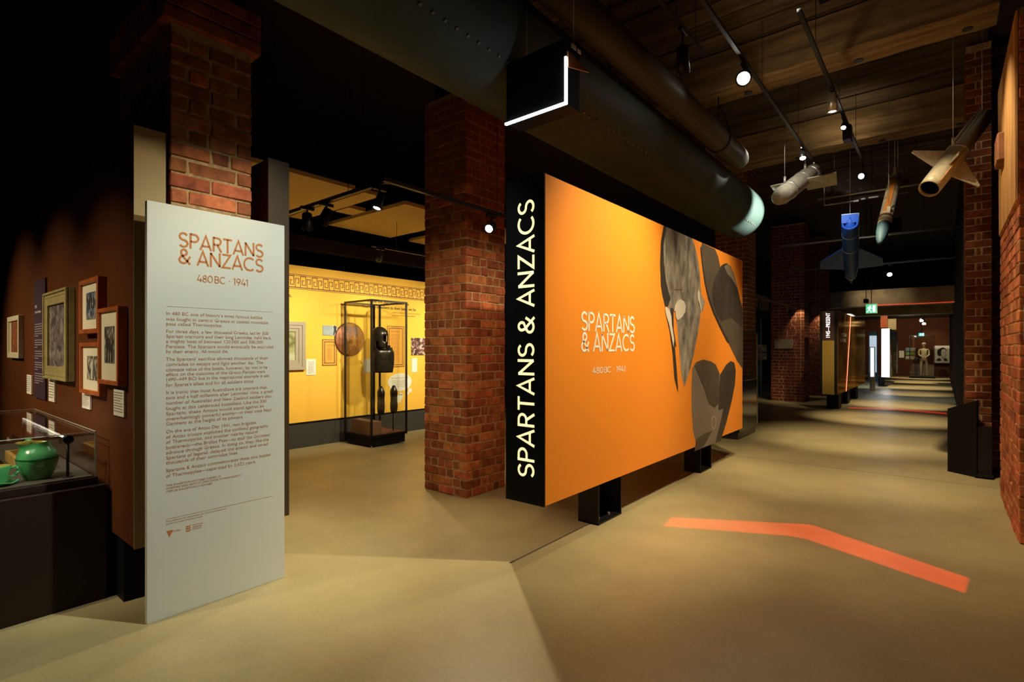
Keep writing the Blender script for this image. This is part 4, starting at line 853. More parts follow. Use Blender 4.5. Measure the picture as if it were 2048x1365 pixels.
c_ = on_yellow('label_card', 'white label card under the crowd photograph', 'label', B[19][0], B[20][0]+.02, B[20][1], B[19][1], M_LABEL)
c_ = on_yellow('label_card', 'white label card behind the middle edge of the display case', 'label', B[22][0], B[21][0], B[22][1], B[21][1], M_LABEL)
sb = thing('speech_bubble', 'white oval speech bubble with text beside a small owl cut-out', 'sign', (YX, (B[23][0]+B[24][0])/2, 1.2))
cy_ = (B[23][0]+B[24][0])/2; cz_ = (B[23][1]+B[24][1])/2; ry_ = (B[24][0]-B[23][0])/2; rz_ = (B[23][1]-B[24][1])/2
m_ = MB(); m_.poly([(YX+.001, cy_+ry_*math.cos(a), cz_+rz_*math.sin(a)) for a in [2*PI*i/40 for i in range(40)]], off=(.006, 0, 0)); m_.build('oval_board', M_LABEL, sb)
for (a, b_, r) in ((cy_+ry_*.86, cz_-rz_*1.0, .045), (cy_+ry_*.66, cz_-rz_*1.32, .028)):
    m_ = MB(); m_.cyl((YX, a, b_), (YX+.006, a, b_), r, n=16); m_.build('thought_dot', M_LABEL, sb)
lines_on(sb, cy_-ry_*.65, cy_+ry_*.65, cz_-rz_*.55, cz_+rz_*.3, 6, MATS['grey_ink'], x=YX+.0075)
m_ = MB(); typed(m_, 'Not fully, did you know?', .034, frame_of((YX+.008, cy_-.2, cz_+rz_*.42), (0, 1, 0), (0, 0, 1)), width=.4); m_.build('heading_lettering', M_INK, sb)
ol = thing('owl_cut_out', 'small white owl drawing on the yellow wall under the speech bubble', 'picture', (YX, 6, .75))
OP = [(6.205,0.743),(6.24,0.76),(6.275,0.739),(6.299,0.691),(6.263,0.628),(6.217,0.575),(6.17,0.561),(6.147,0.535),(6.113,0.537),(6.102,0.575),(6.09,0.613),(6.147,0.682),(6.194,0.707)]
m_ = MB(); m_.poly([(YX+.001, a, b_) for a, b_ in OP], off=(.004, 0, 0)); m_.build('body', M_LABEL, ol)
m_ = MB(); 
for a, b_ in [(6.217,0.719),(6.263,0.712)]: m_.cyl((YX+.005, a, b_), (YX+.007, a, b_), .014, n=12)
m_.build('eyes', MATS['grey_ink'], ol)
# ------------------------------------------------------------------ tall display case
gx, gy = -6.93, 4.96
vc = thing('glass_display_case', 'tall black-framed glass display case holding armour before the yellow wall', 'display case', (-7.3, 5.33, 0))
X0, X1, Y0, Y1, ZT, ZB = -7.68, -6.93, 4.97, 5.69, 2.35, .19
m_ = MB(); m_.box(X0+.03, X1-.03, Y0+.03, Y1-.03, .02, .15); m_.box(X0, X1, Y0, Y1, .15, ZB, c=.003); m_.build('base', M_BLACK, vc)
m_ = MB(); m_.box(X0+.04, X1-.04, Y0+.04, Y1-.04, ZB, ZB+.012); o = m_.build('display_bed', mat('red_brown_fabric', (.16, .055, .03), .8), vc)
for (x, y) in ((X0, Y0), (X1-.028, Y0), (X0, Y1-.028), (X1-.028, Y1-.028)):
    m_ = MB(); m_.box(x, x+.028, y, y+.028, ZB, ZT-.028, c=.002); m_.build('post', M_BLACKM, vc)
    m_ = MB(); m_.cyl((x+.014 if x == X0 else x-.02, y+.04 if y == Y0 else y-.02, 0), (x+.014 if x == X0 else x-.02, y+.04 if y == Y0 else y-.02, .02), .015, n=10); m_.build('levelling_foot', M_STEEL, vc)
for bx_ in ((X0, X1, Y0, Y0+.028), (X0, X1, Y1-.028, Y1), (X0, X0+.028, Y0+.028, Y1-.028), (X1-.028, X1, Y0+.028, Y1-.028)):
    m_ = MB(); m_.box(*bx_, ZT-.028, ZT, c=.002); m_.build('top_rail', M_BLACKM, vc)
for bx_ in ((X0+.028, X1-.028, Y0+.008, Y0+.016), (X0+.028, X1-.028, Y1-.016, Y1-.008), (X0+.008, X0+.016, Y0+.028, Y1-.028), (X1-.016, X1-.008, Y0+.028, Y1-.028)):
    m_ = MB(); m_.box(*bx_, ZB+.001, ZT-.029); m_.build('glass_pane', M_GLASS, vc)
m_ = MB(); m_.cyl((X1+.0, Y0+.02, 1.32), (X1+.015, Y0+.02, 1.32), .02, n=12); m_.cyl((X0+.05, Y0, 1.46), (X0+.05, Y0-.02, 1.46), .02, n=12); m_.build('lock', M_BLACKM, vc)
mp_ = thing('mount_post', 'black square post carrying the helmet and cuirass in the display case', 'stand', (-7.42, 5.4, .2)); m_ = MB(); m_.box(-7.46, -7.40, 5.38, 5.385, .203, 2.30); m_.build('post', M_BLACK, mp_)
# helmet
HC = Vector((-7.28, 5.385, 1.78))
hm = thing('helmet', 'dark bronze ancient helmet with cheek guards on the display case post', 'helmet', HC)
v = []; f = []; nu, nv = 28, 14
def hp(i, j):
    a = 2*PI*i/nu; t_ = j/nv
    z = .17*math.cos(t_*PI*.52) if j < nv*.62 else None
    ph = t_*PI*.5
    if t_ <= .6:
        q = t_/.6*PI/2; r = math.sin(q); zz = .16*math.cos(q)
    else: r = 1-.10*(t_-.6)/.4; zz = -(t_-.6)/.4*.20
    fr = math.cos(a)   # front is +x
    back = max(0, -fr); 
    if t_ > .6: r += .22*back*((t_-.6)/.4)**2-.10*max(0, -abs(math.sin(a))+.7)*((t_-.6)/.4)*(fr < 0)
    return HC+Vector((.135*r*math.cos(a)*1.12, .105*r*math.sin(a), zz))
for j in range(nv+1):
    for i in range(nu): v.append(hp(i, j))
for j in range(nv):
    for i in range(nu):
        a = 2*PI*(i+.5)/nu; a = a if a < PI else a-2*PI; t_ = (j+.5)/nv; aa = abs(a)
        if t_ > .66 and aa < .10 and t_ < .86: pass
        elif .60 < t_ < .80 and .12 <= aa < .95: continue
        elif t_ >= .78 and .12 <= aa < .50: continue
        elif t_ > .88 and aa < .12: continue
        elif t_ > .80 and 1.35 < aa < 1.7: continue
        f.append((j*nu+i, j*nu+(i+1) % nu, (j+1)*nu+(i+1) % nu, (j+1)*nu+i))
m_ = MB(); Rz = Matrix.Translation(HC) @ Matrix.Rotation(math.radians(35), 4, 'Z') @ Matrix.Translation(-HC)
m_.add([Rz @ p for p in v], f, True); o = m_.build('shell', M_BROZ, hm); sm = o.modifiers.new('solid', 'SOLIDIFY'); sm.thickness = .006
m_ = MB(); 
for k in range(9):
    a = math.radians(20+k*16); m_.box(HC.x+.0, HC.x+.0+.012, HC.y-.006, HC.y+.006, 0, 0)
m_ = MB(); m_.rev(HC+Vector((0, 0, -.02)), HC+Vector((0, 0, 1)), [(0, .118), (.004, .124), (.010, .118)], n=28, sx=1.0, sy=1.0)
nk = MB(); nk.cyl((-7.40, 5.41, 1.62), (-7.28, 5.385, 1.70), .01, n=8); nk.build('bracket', M_BLACK, hm)
# cuirass
CC = Vector((-7.24, 5.42, 1.17))
cu_ = thing('cuirass', 'dark bronze muscled breastplate below the ancient helmet', 'armour', CC)
v = []; f = []; nu, nv = 32, 14
for j in range(nv+1):
    t_ = j/nv; z = t_*.46; wsc = .155+.03*math.sin(t_*PI*.9-.2)+.02*(1-t_); dsc = .105+.02*math.sin(t_*PI)
    for i in range(nu):
        a = 2*PI*i/nu; fr = max(0, math.cos(a))
        pec = .018*math.exp(-((t_-.72)/.13)**2)*fr*abs(math.sin(a*1.0+0))*2.2+.010*math.exp(-((t_-.38)/.18)**2)*fr*math.cos(3*a)**2
        zz = z
        if t_ > .82: zz -= .10*(t_-.82)/.18*max(0, math.cos(a))**2*1.0; 
        v.append(CC+Matrix.Rotation(math.radians(-25), 3, 'Z') @ Vector(((dsc+pec)*math.cos(a), wsc*math.sin(a), zz)))
for j in range(nv):
    for i in range(nu):
        a = 2*PI*(i+.5)/nu; s_ = abs(math.sin(a))
        if j >= nv-3 and s_ > .86: continue
        f.append((j*nu+i, j*nu+(i+1) % nu, (j+1)*nu+(i+1) % nu, (j+1)*nu+i))
m_ = MB(); m_.add(v, f, True); o = m_.build('breastplate', M_BROZ, cu_); s_ = o.modifiers.new('solid', 'SOLIDIFY'); s_.thickness = .006
m_ = MB(); m_.rev(CC+Vector((0, 0, -.004)), CC+Vector((0, 0, 1)), [(0, .15), (.006, .156), (.014, .15)], n=32, sx=.8, sy=1.1); 
nk = MB(); nk.cyl((-7.40, 5.41, 1.45), (-7.30, 5.42, 1.45), .012, n=8); nk.cyl((-7.25, 5.43, 1.56), (-7.25, 5.43, 1.62), .05, .045, n=16); nk.build('neck_mount', M_STEEL, cu_)
# shield
SH = Vector((-7.798, 5.15, 1.73))
sh = thing('round_shield', 'round painted copper shield on the yellow wall, seen through the display case', 'shield', SH)
m_ = MB(); m_.rev(SH, SH+Vector((1, .0, 0)), [(-.0, .0), (-.0, .275), (.012, .285), (.02, .27), (.035, .18), (.045, .0)], n=48); m_.build('bowl', M_COPPER, sh)
m_ = MB(); m_.rev(SH, SH+Vector((1, .0, 0)), [(.008, .262), (.022, .268), (.022, .284), (.004, .288)], n=48); m_.build('rim', mat('shield_rim', (.12, .05, .02), .4, metal=.3), sh)
m_ = MB()
for (a, b_, s_) in ((-.08, .06, 1), (.06, -.02, 1.1), (-.02, -.12, .8)):
    q = SH+Vector((.047, a, b_)); m_.poly([q+Vector((0, y*s_, z*s_)) for y, z in ((-.03, -.09), (-.01, -.09), (0, -.03), (.02, -.09), (.04, -.085), (.025, .0), (.055, .04), (.02, .04), (.02, .08), (-.005, .085), (-.01, .04), (-.05, .02), (-.015, .0))])
m_.build('painted_figure', mat('pale_figure_paint', (.50, .24, .07), .5), sh)
# greaves on a block
bk = thing('plinth_block', 'brown fabric covered block in the display case', 'plinth', (-7.25, 5.13, .204)); m_ = MB(); m_.box(-7.60, -7.0, 5.05, 5.22, .203, .40, c=.003); m_.build('block', mat('brown_block_fabric', (.20, .095, .05), .8), bk)
for i, (x, y, zb_, lab) in enumerate(((-7.06, 5.25, .50, 'left bronze shin guard standing on a thin rod in the display case'), (-7.05, 5.50, .50, 'right bronze shin guard standing on a thin rod in the display case'))):
    gr = thing('shin_guard', lab, 'armour', (x, y, .204), 'pair of bronze shin guards'); v = []; f = []; nu, nv = 14, 14
    for j in range(nv+1):
        t_ = j/nv; r = .046+.016*math.sin(t_*PI*.95)+.006*math.sin(t_*9); 
        if t_ > .8: r *= (1-(t_-.8)/.2*.65)
        for k in range(nu+1):
            a = -2.1+4.2*k/nu; v.append(Vector((x+r*math.cos(a)*1.15, y+r*math.sin(a)*.95, zb_+t_*.46)))
    for j in range(nv):
        for k in range(nu): f.append((j*(nu+1)+k, j*(nu+1)+k+1, (j+1)*(nu+1)+k+1, (j+1)*(nu+1)+k))
    m_ = MB(); m_.add(v, f, True); o = m_.build('shell', M_BROZ, gr); s_ = o.modifiers.new('solid', 'SOLIDIFY'); s_.thickness = .005
    m_ = MB(); m_.cyl((x-.02, y, .204), (x-.02, y, zb_+.2), .009, n=8); m_.cyl((x-.07, y, zb_+.2), (x+.03, y, zb_+.2), .006, n=8); m_.build('support_rod', M_BLACKM, gr)
# ------------------------------------------------------------------ acoustic ceiling rafts
def raft(lab, x0, x1, y0, y1, z):
    th = thing('acoustic_raft', lab, 'ceiling panel', ((x0+x1)/2, (y0+y1)/2, z), 'acoustic rafts over the yellow room'); m_ = MB(); m_.box(x0, x1, y0, y1, z, z+.05, c=.002); m_.build('panel', M_TAN, th)
    for x in (x0+.2, x1-.2): m_ = MB(); m_.cyl((x, (y0+y1)/2, z+.05), (x, (y0+y1)/2, 5.445), .003, n=6); m_.build('suspension_wire', M_BLACKM, th)
raft('tan ceiling raft nearest the pale text panel', -7.4, -5.52, 1.9, 3.73, 3.5)
raft('narrow tan ceiling raft beyond the crossing track', -7.4, -5.53, 3.86, 4.10, 3.5)
raft('tan ceiling raft left of the brick pillar', -7.42, -5.55, 4.52, 5.72, 3.5)
raft('tan ceiling raft farthest back, cut by the brick pillar', -7.42, -5.55, 6.12, 7.4, 3.5)
raft('smallest tan square raft with a sprinkler', -6.68, -6.35, 4.18, 4.46, 3.52)
cb = thing('service_beam', 'dark steel service beam high over the yellow wall', 'beam', (-7.3, 6, 3.1)); m_ = MB(); m_.box(-7.75, -7.55, 2.0, 9.0, 3.1, 3.3); m_.build('beam_body', M_BLACKM, cb)
# ------------------------------------------------------------------ hanging missiles
def wire(mb, p, r=.004): mb.cyl(p, (p[0], p[1], 5.385), r, n=6)
# grey missile
a = Vector((-1.95, 8.95, 3.93)); b_ = Vector((-1.70, 9.75, 4.42)); d = (b_-a).normalized()
ma = thing('missile', 'stubby grey missile with a blunt nose hung beside a long bracket wing', 'missile', a)
m_ = MB(); m_.rev(a, b_, [(-.12, 0), (-.12, .06), (-.06, .11), (.05, .138), (.25, .14), (.92, .135), (.95, .12), (1.02, .12), (1.05, .1), (1.05, 0)], n=32); m_.build('fuselage', M_GREY, ma)
m_ = MB(); m_.rev(a, b_, [(.26, .141), (.265, .149), (.285, .149), (.29, .141)], n=32); m_.rev(a, b_, [(.70, .137), (.705, .143), (.72, .143), (.725, .137)], n=32); m_.build('band', M_WIRE, ma)
m_ = MB(); m_.rev(a, b_, [(1.05, .1), (1.06, .13), (1.16, .125), (1.18, .10), (1.05, .06)], n=24); m_.build('tail_ring', M_STEEL, ma)
m_ = MB()
for k in range(5): m_.box(-.012, .012, -.015+.0, .015, -.01, .05, M=Matrix.Translation(b_+d*.2) @ Matrix.Rotation(k*1.2, 4, 'X') @ Matrix.Translation((0, 0, .09)))
m_.build('tail_lugs', M_STEEL, ma)
W0 = a+d*.62
m_ = MB(); m_.poly([W0+Vector((.10, -.05, .02)), W0+Vector((.52, .0, .05)), W0+Vector((.50, .22, -.08)), W0+Vector((.08, .25, -.08))], off=(0, .01, .02)); m_.build('wing', M_GREY, ma)
m_ = MB(); m_.poly([W0+Vector((-.10, -.05, .02)), W0+Vector((-.42, .0, .02)), W0+Vector((-.40, .12, -.02)), W0+Vector((-.08, .2, -.02))], off=(0, .01, .02)); m_.build('wing', M_GREY, ma)
m_ = MB(); p = a+d*.15; q = a+d*.85; m_.tube([p+Vector((0, 0, .14)), p+Vector((0, 0, .26))], .02); wire(m_, tuple(p+Vector((0, 0, .25)))); m_.tube([q+Vector((0, 0, .13)), q+Vector((0, 0, .22))], .02); wire(m_, tuple(q+Vector((0, 0, .2)))); m_.build('suspension_cable', M_WIRE, ma)
# perforated wing bracket behind
pbx = thing('perforated_beam', 'long dark perforated steel beam between the grey missile and the orange-striped rocket', 'beam', (-1.07, 11.3, 4.25))
m_ = MB(); m_.box(-1.70, -.44, 11.3, 11.34, 4.26, 4.84); m_.box(-1.70, -.44, 11.23, 11.41, 4.84, 4.862); m_.build('web', mat('rusty_dark_steel', (.045, .022, .012), .6, var=.5, scale=8), pbx)
for r_ in range(2):
    for k in range(6):
        m_ = MB(); m_.cyl((-1.53+k*.195, 11.30, 4.44+.2*r_), (-1.53+k*.195, 11.288, 4.44+.2*r_), .024, n=8, smooth=False); m_.build('bolt_head', mat('dull_bolt', (.10, .08, .06), .5), pbx)
for bx_ in ((-1.712, -1.70, 4.25, 4.64), (-1.712, -1.26, 4.238, 4.258), (-1.25, -1.17, 4.228, 4.258), (-1.13, -1.07, 4.25, 4.27), (-1.02, -.88, 4.255, 4.275)):
    m_ = MB(); m_.box(bx_[0], bx_[1], 11.27, 11.3, bx_[2], bx_[3]); m_.build('white_trim', M_WIRE, pbx)
for x in (-1.55, -.6):
    m_ = MB(); wire(m_, (x, 11.32, 4.86)); m_.build('suspension_cable', M_WIRE, pbx)
# blue jet
a = Vector((-1.226,10.633,3.711))
b_ = Vector((-1.401,12.3,3.016)); d = (b_-a).normalized(); L = (b_-a).length
bj = thing('drone', 'royal blue winged drone hanging nose down with white trim lines', 'aircraft', a)
m_ = MB(); m_.rev(a, b_, [(-.02, .095), (-.03, .115), (.0, .125), (.5*L, .125), (.85*L, .115), (L, .09), (L, .02)], n=32); m_.rev(a, b_, [(-.02, .095), (.15, .09), (.15, 0)], n=32); m_.build('fuselage', M_BLUE, bj)
m_ = MB(); m_.rev(a, b_, [(L, .055), (L+.25, .02), (L+.33, .0)], n=20); m_.build('nose_spike', M_BLUE, bj)
m_ = MB(); U_ = Vector((1, .25, 0)).normalized(); P_0 = a+d*.0
zc = Vector((0, 0, 1)); nn = d.cross(U_).normalized()
m_ = MB(); m_.poly([a+U_*.125+Vector((0, 0, .02)), a-U_*.125+Vector((0, 0, .02)), a-U_*.125+Vector((0, 0, .17)), a+U_*.125+Vector((0, 0, .17))], off=(-.005, .02, 0)); m_.build('tail_plate', M_BLUE, bj)
m_ = MB(); m_.rev(a+Vector((0, 0, .15)), a+d*.1, [(0, 0), (.10, .055), (.16, .075), (.2, .08)], n=20); m_.build('intake_cone', M_BLUE, bj)
for s_ in (1, -1):
    m_ = MB(); m_.poly([a+d*L*.40+U_*s_*.10, a+d*L*.66+U_*s_*.50, a+d*L*.80+U_*s_*.52, a+d*L*.84+U_*s_*.10], off=nn*.02); m_.build('wing', M_BLUE, bj)
m_ = MB()
for t_ in (.16, .42, 1.0): m_.rev(a, b_, [(t_*L, .126 if t_ < .9 else .092), (t_*L+.004, .131 if t_ < .9 else .097), (t_*L+.012, .126 if t_ < .9 else .092)], n=32)
m_.tube([a+U_*.125+Vector((0, 0, .17)), a-U_*.125+Vector((0, 0, .17))], .006); m_.tube([a+U_*.127+Vector((0, 0, .17)), a+U_*.127+d*.1, a+U_*.127+d*L*.4], .005)
m_.build('white_trim_line', mat('white_trim_paint', (.6, .6, .58), .4), bj)
m_ = MB(); wire(m_, tuple(a+Vector((0, 0, .16)))); m_.build('suspension_cable', M_WIRE, bj)
# striped rocket
a = Vector((-0.595,10.633,4.402)); b_ = Vector((-0.697,9.386,3.181)); d = (b_-a).normalized(); L = (b_-a).length
rk = thing('rocket', 'slim grey rocket with an orange stripe and dark blue nose pointing down', 'missile', a)
m_ = MB(); m_.rev(a, b_, [(0, 0), (0, .075), (.05, .085), (L*.72, .088), (L*.72, .07)], n=28); m_.build('fuselage', mat('worn_silver_paint', (.34, .31, .25), .45, var=.3, scale=12), rk)
m_ = MB(); m_.rev(a, b_, [(L*.72, .089), (L*.80, .089), (L*.80, .08)], n=28); m_.build('band', mat('cream_band', (.45, .42, .26), .5), rk)
m_ = MB(); m_.rev(a, b_, [(L*.80, .088), (L*.9, .082), (L*1.0, .062), (L*1.06, .035), (L*1.08, 0)], n=28); m_.build('nose_cone', mat('deep_teal_paint', (.012, .032, .042), .65, spec=.2), rk)
side = d.cross(Vector((0, -1, .1))).normalized(); outw = side.cross(d).normalized(); 
if outw.y > 0: outw = -outw
m_ = MB(); m_.poly([a+d*L*.13+side*.035+outw*.088, a+d*L*.13-side*.035+outw*.088, a+d*L*.66-side*.035+outw*.090, a+d*L*.66+side*.035+outw*.090], off=outw*-.02); m_.build('stripe_panel', mat('orange_stripe_paint', (.60, .24, .05), .45), rk)
m_ = MB(); m_.rev(a, b_, [(L*.10, .088), (L*.105, .094), (L*.125, .094), (L*.13, .088)], n=28); m_.rev(a, b_, [(L*.69, .09), (L*.695, .097), (L*.715, .097), (L*.72, .09)], n=28); m_.build('clamp_ring', mat('brown_clamp', (.10, .04, .02), .5), rk)
m_ = MB(); m_.box(-.02, .02, -.02, .02, 0, .12, M=Matrix.Translation(a+d*L*.06+outw*.08)); m_.box(-.02, .02, -.02, .02, -.03, .06, M=Matrix.Translation(a+d*L*.66+outw*.09-side*.03)); m_.build('lifting_lug', M_STEEL, rk)
m_ = MB(); wire(m_, tuple(a+d*L*.06+outw*.08+Vector((0, 0, .1)))); wire(m_, tuple(a+d*L*.66+outw*.09-side*.03)); wire(m_, tuple(a+Vector((.03, .03, .05)))); m_.build('suspension_cable', M_WIRE, rk)
# finned missile
a = Vector((-0.111,7.151,3.272)); b_ = Vector((0.385,8.074,4.229)); d = (b_-a).normalized(); L = (b_-a).length
fm = thing('missile', 'long cream missile with triangular fins and an open tail, highest at the right', 'missile', a)
m_ = MB(); m_.rev(a, b_, [(0, .088), (.0, .098), (.10, .102), (L*.48, .104), (L*.485, .088), (L, .082), (L, .0)], n=36); m_.rev(a, b_, [(0, .088), (.25, .085), (.25, 0)], n=36); m_.build('fuselage', M_OLD, fm)
m_ = MB(); m_.rev(a, b_, [(.03, .087), (.2, .084), (.2, 0)], n=36); m_.build('exhaust_hollow', M_BLACK, fm)
s1 = d.cross(Vector((.3, -1, 0))).normalized(); 
if s1.x > 0: s1 = -s1
s2 = d.cross(s1).normalized()
if s2.y > 0: s2 = -s2
m_ = MB(); q = a+d*L*.22; 
for s_, nm in ((s1, 'fin'), (-s1, 'fin'), (s2, 'fin')):
    k_ = .27 if s_ is not s2 else .10
    m_ = MB(); m_.poly([q+s_*.10, q+d*.04+s_*(.10+k_), q+d*.07+s_*(.10+k_), q+d*.30+s_*.10], off=(s2 if s_ is not s2 else s1)*.012); m_.build(nm, M_OLD, fm)
up = Vector((0, 0, 1)); up = (up-d*up.dot(d)).normalized()
m_ = MB(); m_.tube([a+d*L*.50+up*.105+s1*.02, a+d*L*1.05+up*.10+s1*.02], .010); m_.tube([a+d*L*.50+up*.11-s1*.02, a+d*L*1.02+up*.105-s1*.02], .006); m_.build('launch_rail', M_WIRE, fm)
m_ = MB(); m_.rev(a, b_, [(L*.46, .104), (L*.465, .112), (L*.49, .112), (L*.495, .104)], n=36); m_.build('clamp_ring', M_STEEL, fm)
m_ = MB(); m_.tube([a+d*.05+s2*.10-s1*.03, a+d*L*.46+s2*.108-s1*.03], .007); m_.build('cable_conduit', mat('orange_conduit', (.45, .20, .05), .5), fm)
m_ = MB(); q = a+d*L*.47+up*.10; m_.tube([q, q+Vector((0, 0, .09))], .014); wire(m_, tuple(q+Vector((0, 0, .08)))); q = a+d*L*.98+up*.08; wire(m_, tuple(q)); m_.build('suspension_cable', M_WIRE, fm)
# ------------------------------------------------------------------ sprinkler pipes
def pipe(lab, a, b_, r=.022):
    th = thing('ceiling_pipe', lab, 'pipe', a); m_ = MB(); m_.cyl(a, b_, r, n=12); m_.build('pipe_run', M_STEEL, th)
    m_ = MB(); A = Vector(a); B_ = Vector(b_)
    for t_ in (.1, .4, .7, .95): p = A.lerp(B_, t_); m_.cyl(p, (p.x, p.y, 5.385), .005, n=6)
    m_.build('hanger_rod', M_BLACKM, th)
PA = [(-2.238,3.876),(0.147,3.855)]
pipe('long silver pipe crossing the walkway behind the blue drone', (PA[0][0]-.6, 13.0, PA[0][1]), (.28, 13.0, PA[0][1]))
PB = [(-0.634,4.555),(0.127,4.641)]
pipe('silver pipe crossing above the orange-striped rocket', (-1.8, 11.2, PB[0][1]-.2), (.28, 11.2, PB[0][1]-.2))
# ------------------------------------------------------------------ arcade lintel, header beams beyond
th = thing('arcade_lintel', 'olive timber lintel running along above the far brick piers', 'beam', (-4.1, 14.5, 2.75)); m_ = MB(); m_.box(-4.25, -4.08, 12.3, 17.35, 2.74, 3.14, c=.01); m_.build('beam_body', mat('olive_timber', (.22, .17, .08), .8, var=.3, scale=4, bump=.3, stretch=(2, .3, 2)), th)
th = thing('header_beam', 'pale concrete header beam with a thin red light line, beyond the missiles', 'beam', (-1.5, 21.5, 3.0)); m_ = MB(); m_.box(-3.2, .3, 21.5, 21.9, 3.02, 3.58, c=.015); m_.build('beam_body', mat('pale_concrete', (.36, .29, .18), .85, var=.35, scale=2, bump=.3), th)
m_ = MB(); m_.box(-1.9, .29, 21.475, 21.498, 3.03, 3.055); m_.build('red_light_line', mat('red_strip_soft', (1, .10, .04), .5, emit=.5), th)
th = thing('header_beam', 'second lower header beam just behind the first', 'beam', (-1.5, 24, 2.9)); m_ = MB(); m_.box(-3.2, .3, 24.4, 24.8, 2.85, 3.35, c=.015); m_.build('beam_body', MATS['pale_concrete'], th)
th = thing('lowered_ceiling', 'dark lowered ceiling over the far half of the walkway', 'ceiling panel', (-2, 30, 3.2)); m_ = MB(); m_.box(-9, .3, 25, 38, 3.35, 3.5); m_.build('panel', mat('navy_ceiling', (.03, .035, .05), .8), th)
# ------------------------------------------------------------------ plaque and teal wall
th = thing('framed_plaque', 'dim beige plaque on the wide brick pier', 'sign', (-3.9, 17.35, 1.5)); PQ = [(-3.939,1.848),(-3.435,1.842),(-3.939,1.575)]
m_ = MB(); m_.box(PQ[0][0], PQ[1][0], 17.33, 17.392, PQ[2][1], PQ[0][1], c=.004); m_.build('board', mat('dim_beige_board', (.22, .17, .10), .7, var=.2, scale=6), th)
th = thing('teal_display_wall', 'dark teal wall section with two small photos, deep behind the orange wall', 'display wall', (-5.2, 18.8, 0)); TW = [(-4.886,2.306),(-4.557,2.297),(-4.855,1.712),(-4.557,1.711),(-4.855,1.475),(-4.839,1.442),(-4.588,1.208)]
m_ = MB(); m_.box(-6.4, -4.75, 19.0, 19.2, 0, 2.6); m_.build('panel_body', M_TEAL, th)
for k, (z0, z1, lab) in enumerate(((TW[4][1], TW[2][1], 'upper pale landscape photo on the teal wall'), (TW[6][1], TW[5][1], 'lower photo of figures on the teal wall'))):
    q = thing('photo_panel', lab, 'picture', (-5.2, 18.99, z0)); m_ = MB(); m_.box(TW[2][0], TW[3][0], 18.97, 18.998, z0, z1); m_.build('board', art_mat('far_photo', (.10, .09, .05), (.3, .28, .2), (.6, .58, .5), 3+k*3), q)
# glass fronted cabinet behind the orange wall
th = thing('dark_display_case', 'dark reflective display case just past the far end of the orange wall', 'display case', (-3.0, 10.0, 0))
m_ = MB(); m_.box(-3.45, -2.72, 9.45, 10.52, 0, .12); m_.box(-3.48, -2.69, 9.42, 10.55, .12, 1.0, c=.004); m_.build('base', mat('gloss_black_case', (.012, .011, .010), .12), th)
m_ = MB(); m_.box(-3.48, -2.69, 9.42, 10.55, 1.001, 1.012); m_.build('deck', mat('case_deck', (.20, .15, .08), .6), th)
for bx_ in ((-3.48, -2.69, 9.42, 9.43), (-3.48, -2.69, 10.54, 10.55), (-2.70, -2.69, 9.431, 10.539), (-3.48, -3.47, 9.431, 10.539)):
    m_ = MB(); m_.box(*bx_, 1.013, 1.84); m_.build('glass_pane', M_GLASS, th)
m_ = MB(); m_.box(-3.49, -2.68, 9.41, 10.56, 1.841, 1.865); m_.build('top_frame', M_BLACKM, th)
m_ = MB(); m_.box(-2.70, -2.685, 10.53, 10.555, .13, 1.84); m_.build('corner_strip', M_STEEL, th)
# ------------------------------------------------------------------ bronze wall
bz = thing('bronze_display_wall', 'glossy bronze display wall beyond the orange one, with a slanted red light line', 'display wall', (-2.2, 18.5, 0))
BX = -2.03
m_ = MB()
m_.box(-2.42, BX-.012, 15.33, 21.4, .41, 2.53); m_.build('panel_body', M_BLACKM, bz)
ys = [15.35, 17.3, 19.1, 20.3, 21.38]
for k in range(4):
    m_ = MB(); m_.box(BX-.012, BX, ys[k]+.004, ys[k+1]-.004, .42, 2.52, c=.002); m_.build('mirror_panel', M_BRONZE, bz)
m_ = MB(); m_.box(-2.36, -2.10, 15.305, 15.33, .42, 1.78); m_.build('gold_panel', M_GOLD, bz)
m_ = MB(); m_.box(-2.36, -2.10, 15.31, 15.33, 1.785, 2.52); m_.build('title_panel', mat('dark_red_brown', (.05, .015, .008), .5), bz)
m_ = MB(); lettering(m_, '1945-PRESENT', frame_of((-2.17, 15.3, 1.84), (0, 0, 1), (-1, 0, 0)), w=.15, width=.60, h=.10, track=.08) if False else typed(m_, '1945\u2014PRESENT', .13, frame_of((-2.19, 15.3, 1.84), (0, 0, 1), (-1, 0, 0)), width=.62)
m_.build('end_lettering', M_WHITELIT, bz)
RL = [(17.714,2.488),(16.81,0.417)]
m_ = MB(); ribbon(m_, [RL[0], RL[1]], .055, lambda p: Vector((BX+.006, p[0], p[1]))); m_.build('red_light_line', M_RED, bz)
m_ = MB(); ribbon(m_, [RL[0], RL[1]], .022, lambda p: Vector((BX+.009, p[0], p[1]))); m_.build('light_core', M_REDC, bz)
BT = [(15.728,1.893),(15.728,1.752),(15.728,1.586),(16.906,1.916)]
m_ = MB(); typed(m_, 'CUSTODIAN', .14, frame_of((BX+.004, BT[0][0], BT[0][1]), (0, 1, 0), (0, 0, 1)), width=1.15); typed(m_, 'ECHOING', .14, frame_of((BX+.004, BT[1][0], BT[1][1]), (0, 1, 0), (0, 0, 1)), width=1.05); m_.build('title_lettering', M_WHITEINK, bz)
for y in (15.95, 17.6, 19.5):
    m_ = MB(); m_.box(-2.36, -2.09, y, y+.5, 0, .41); m_.build('foot_frame', M_BLACK, bz)
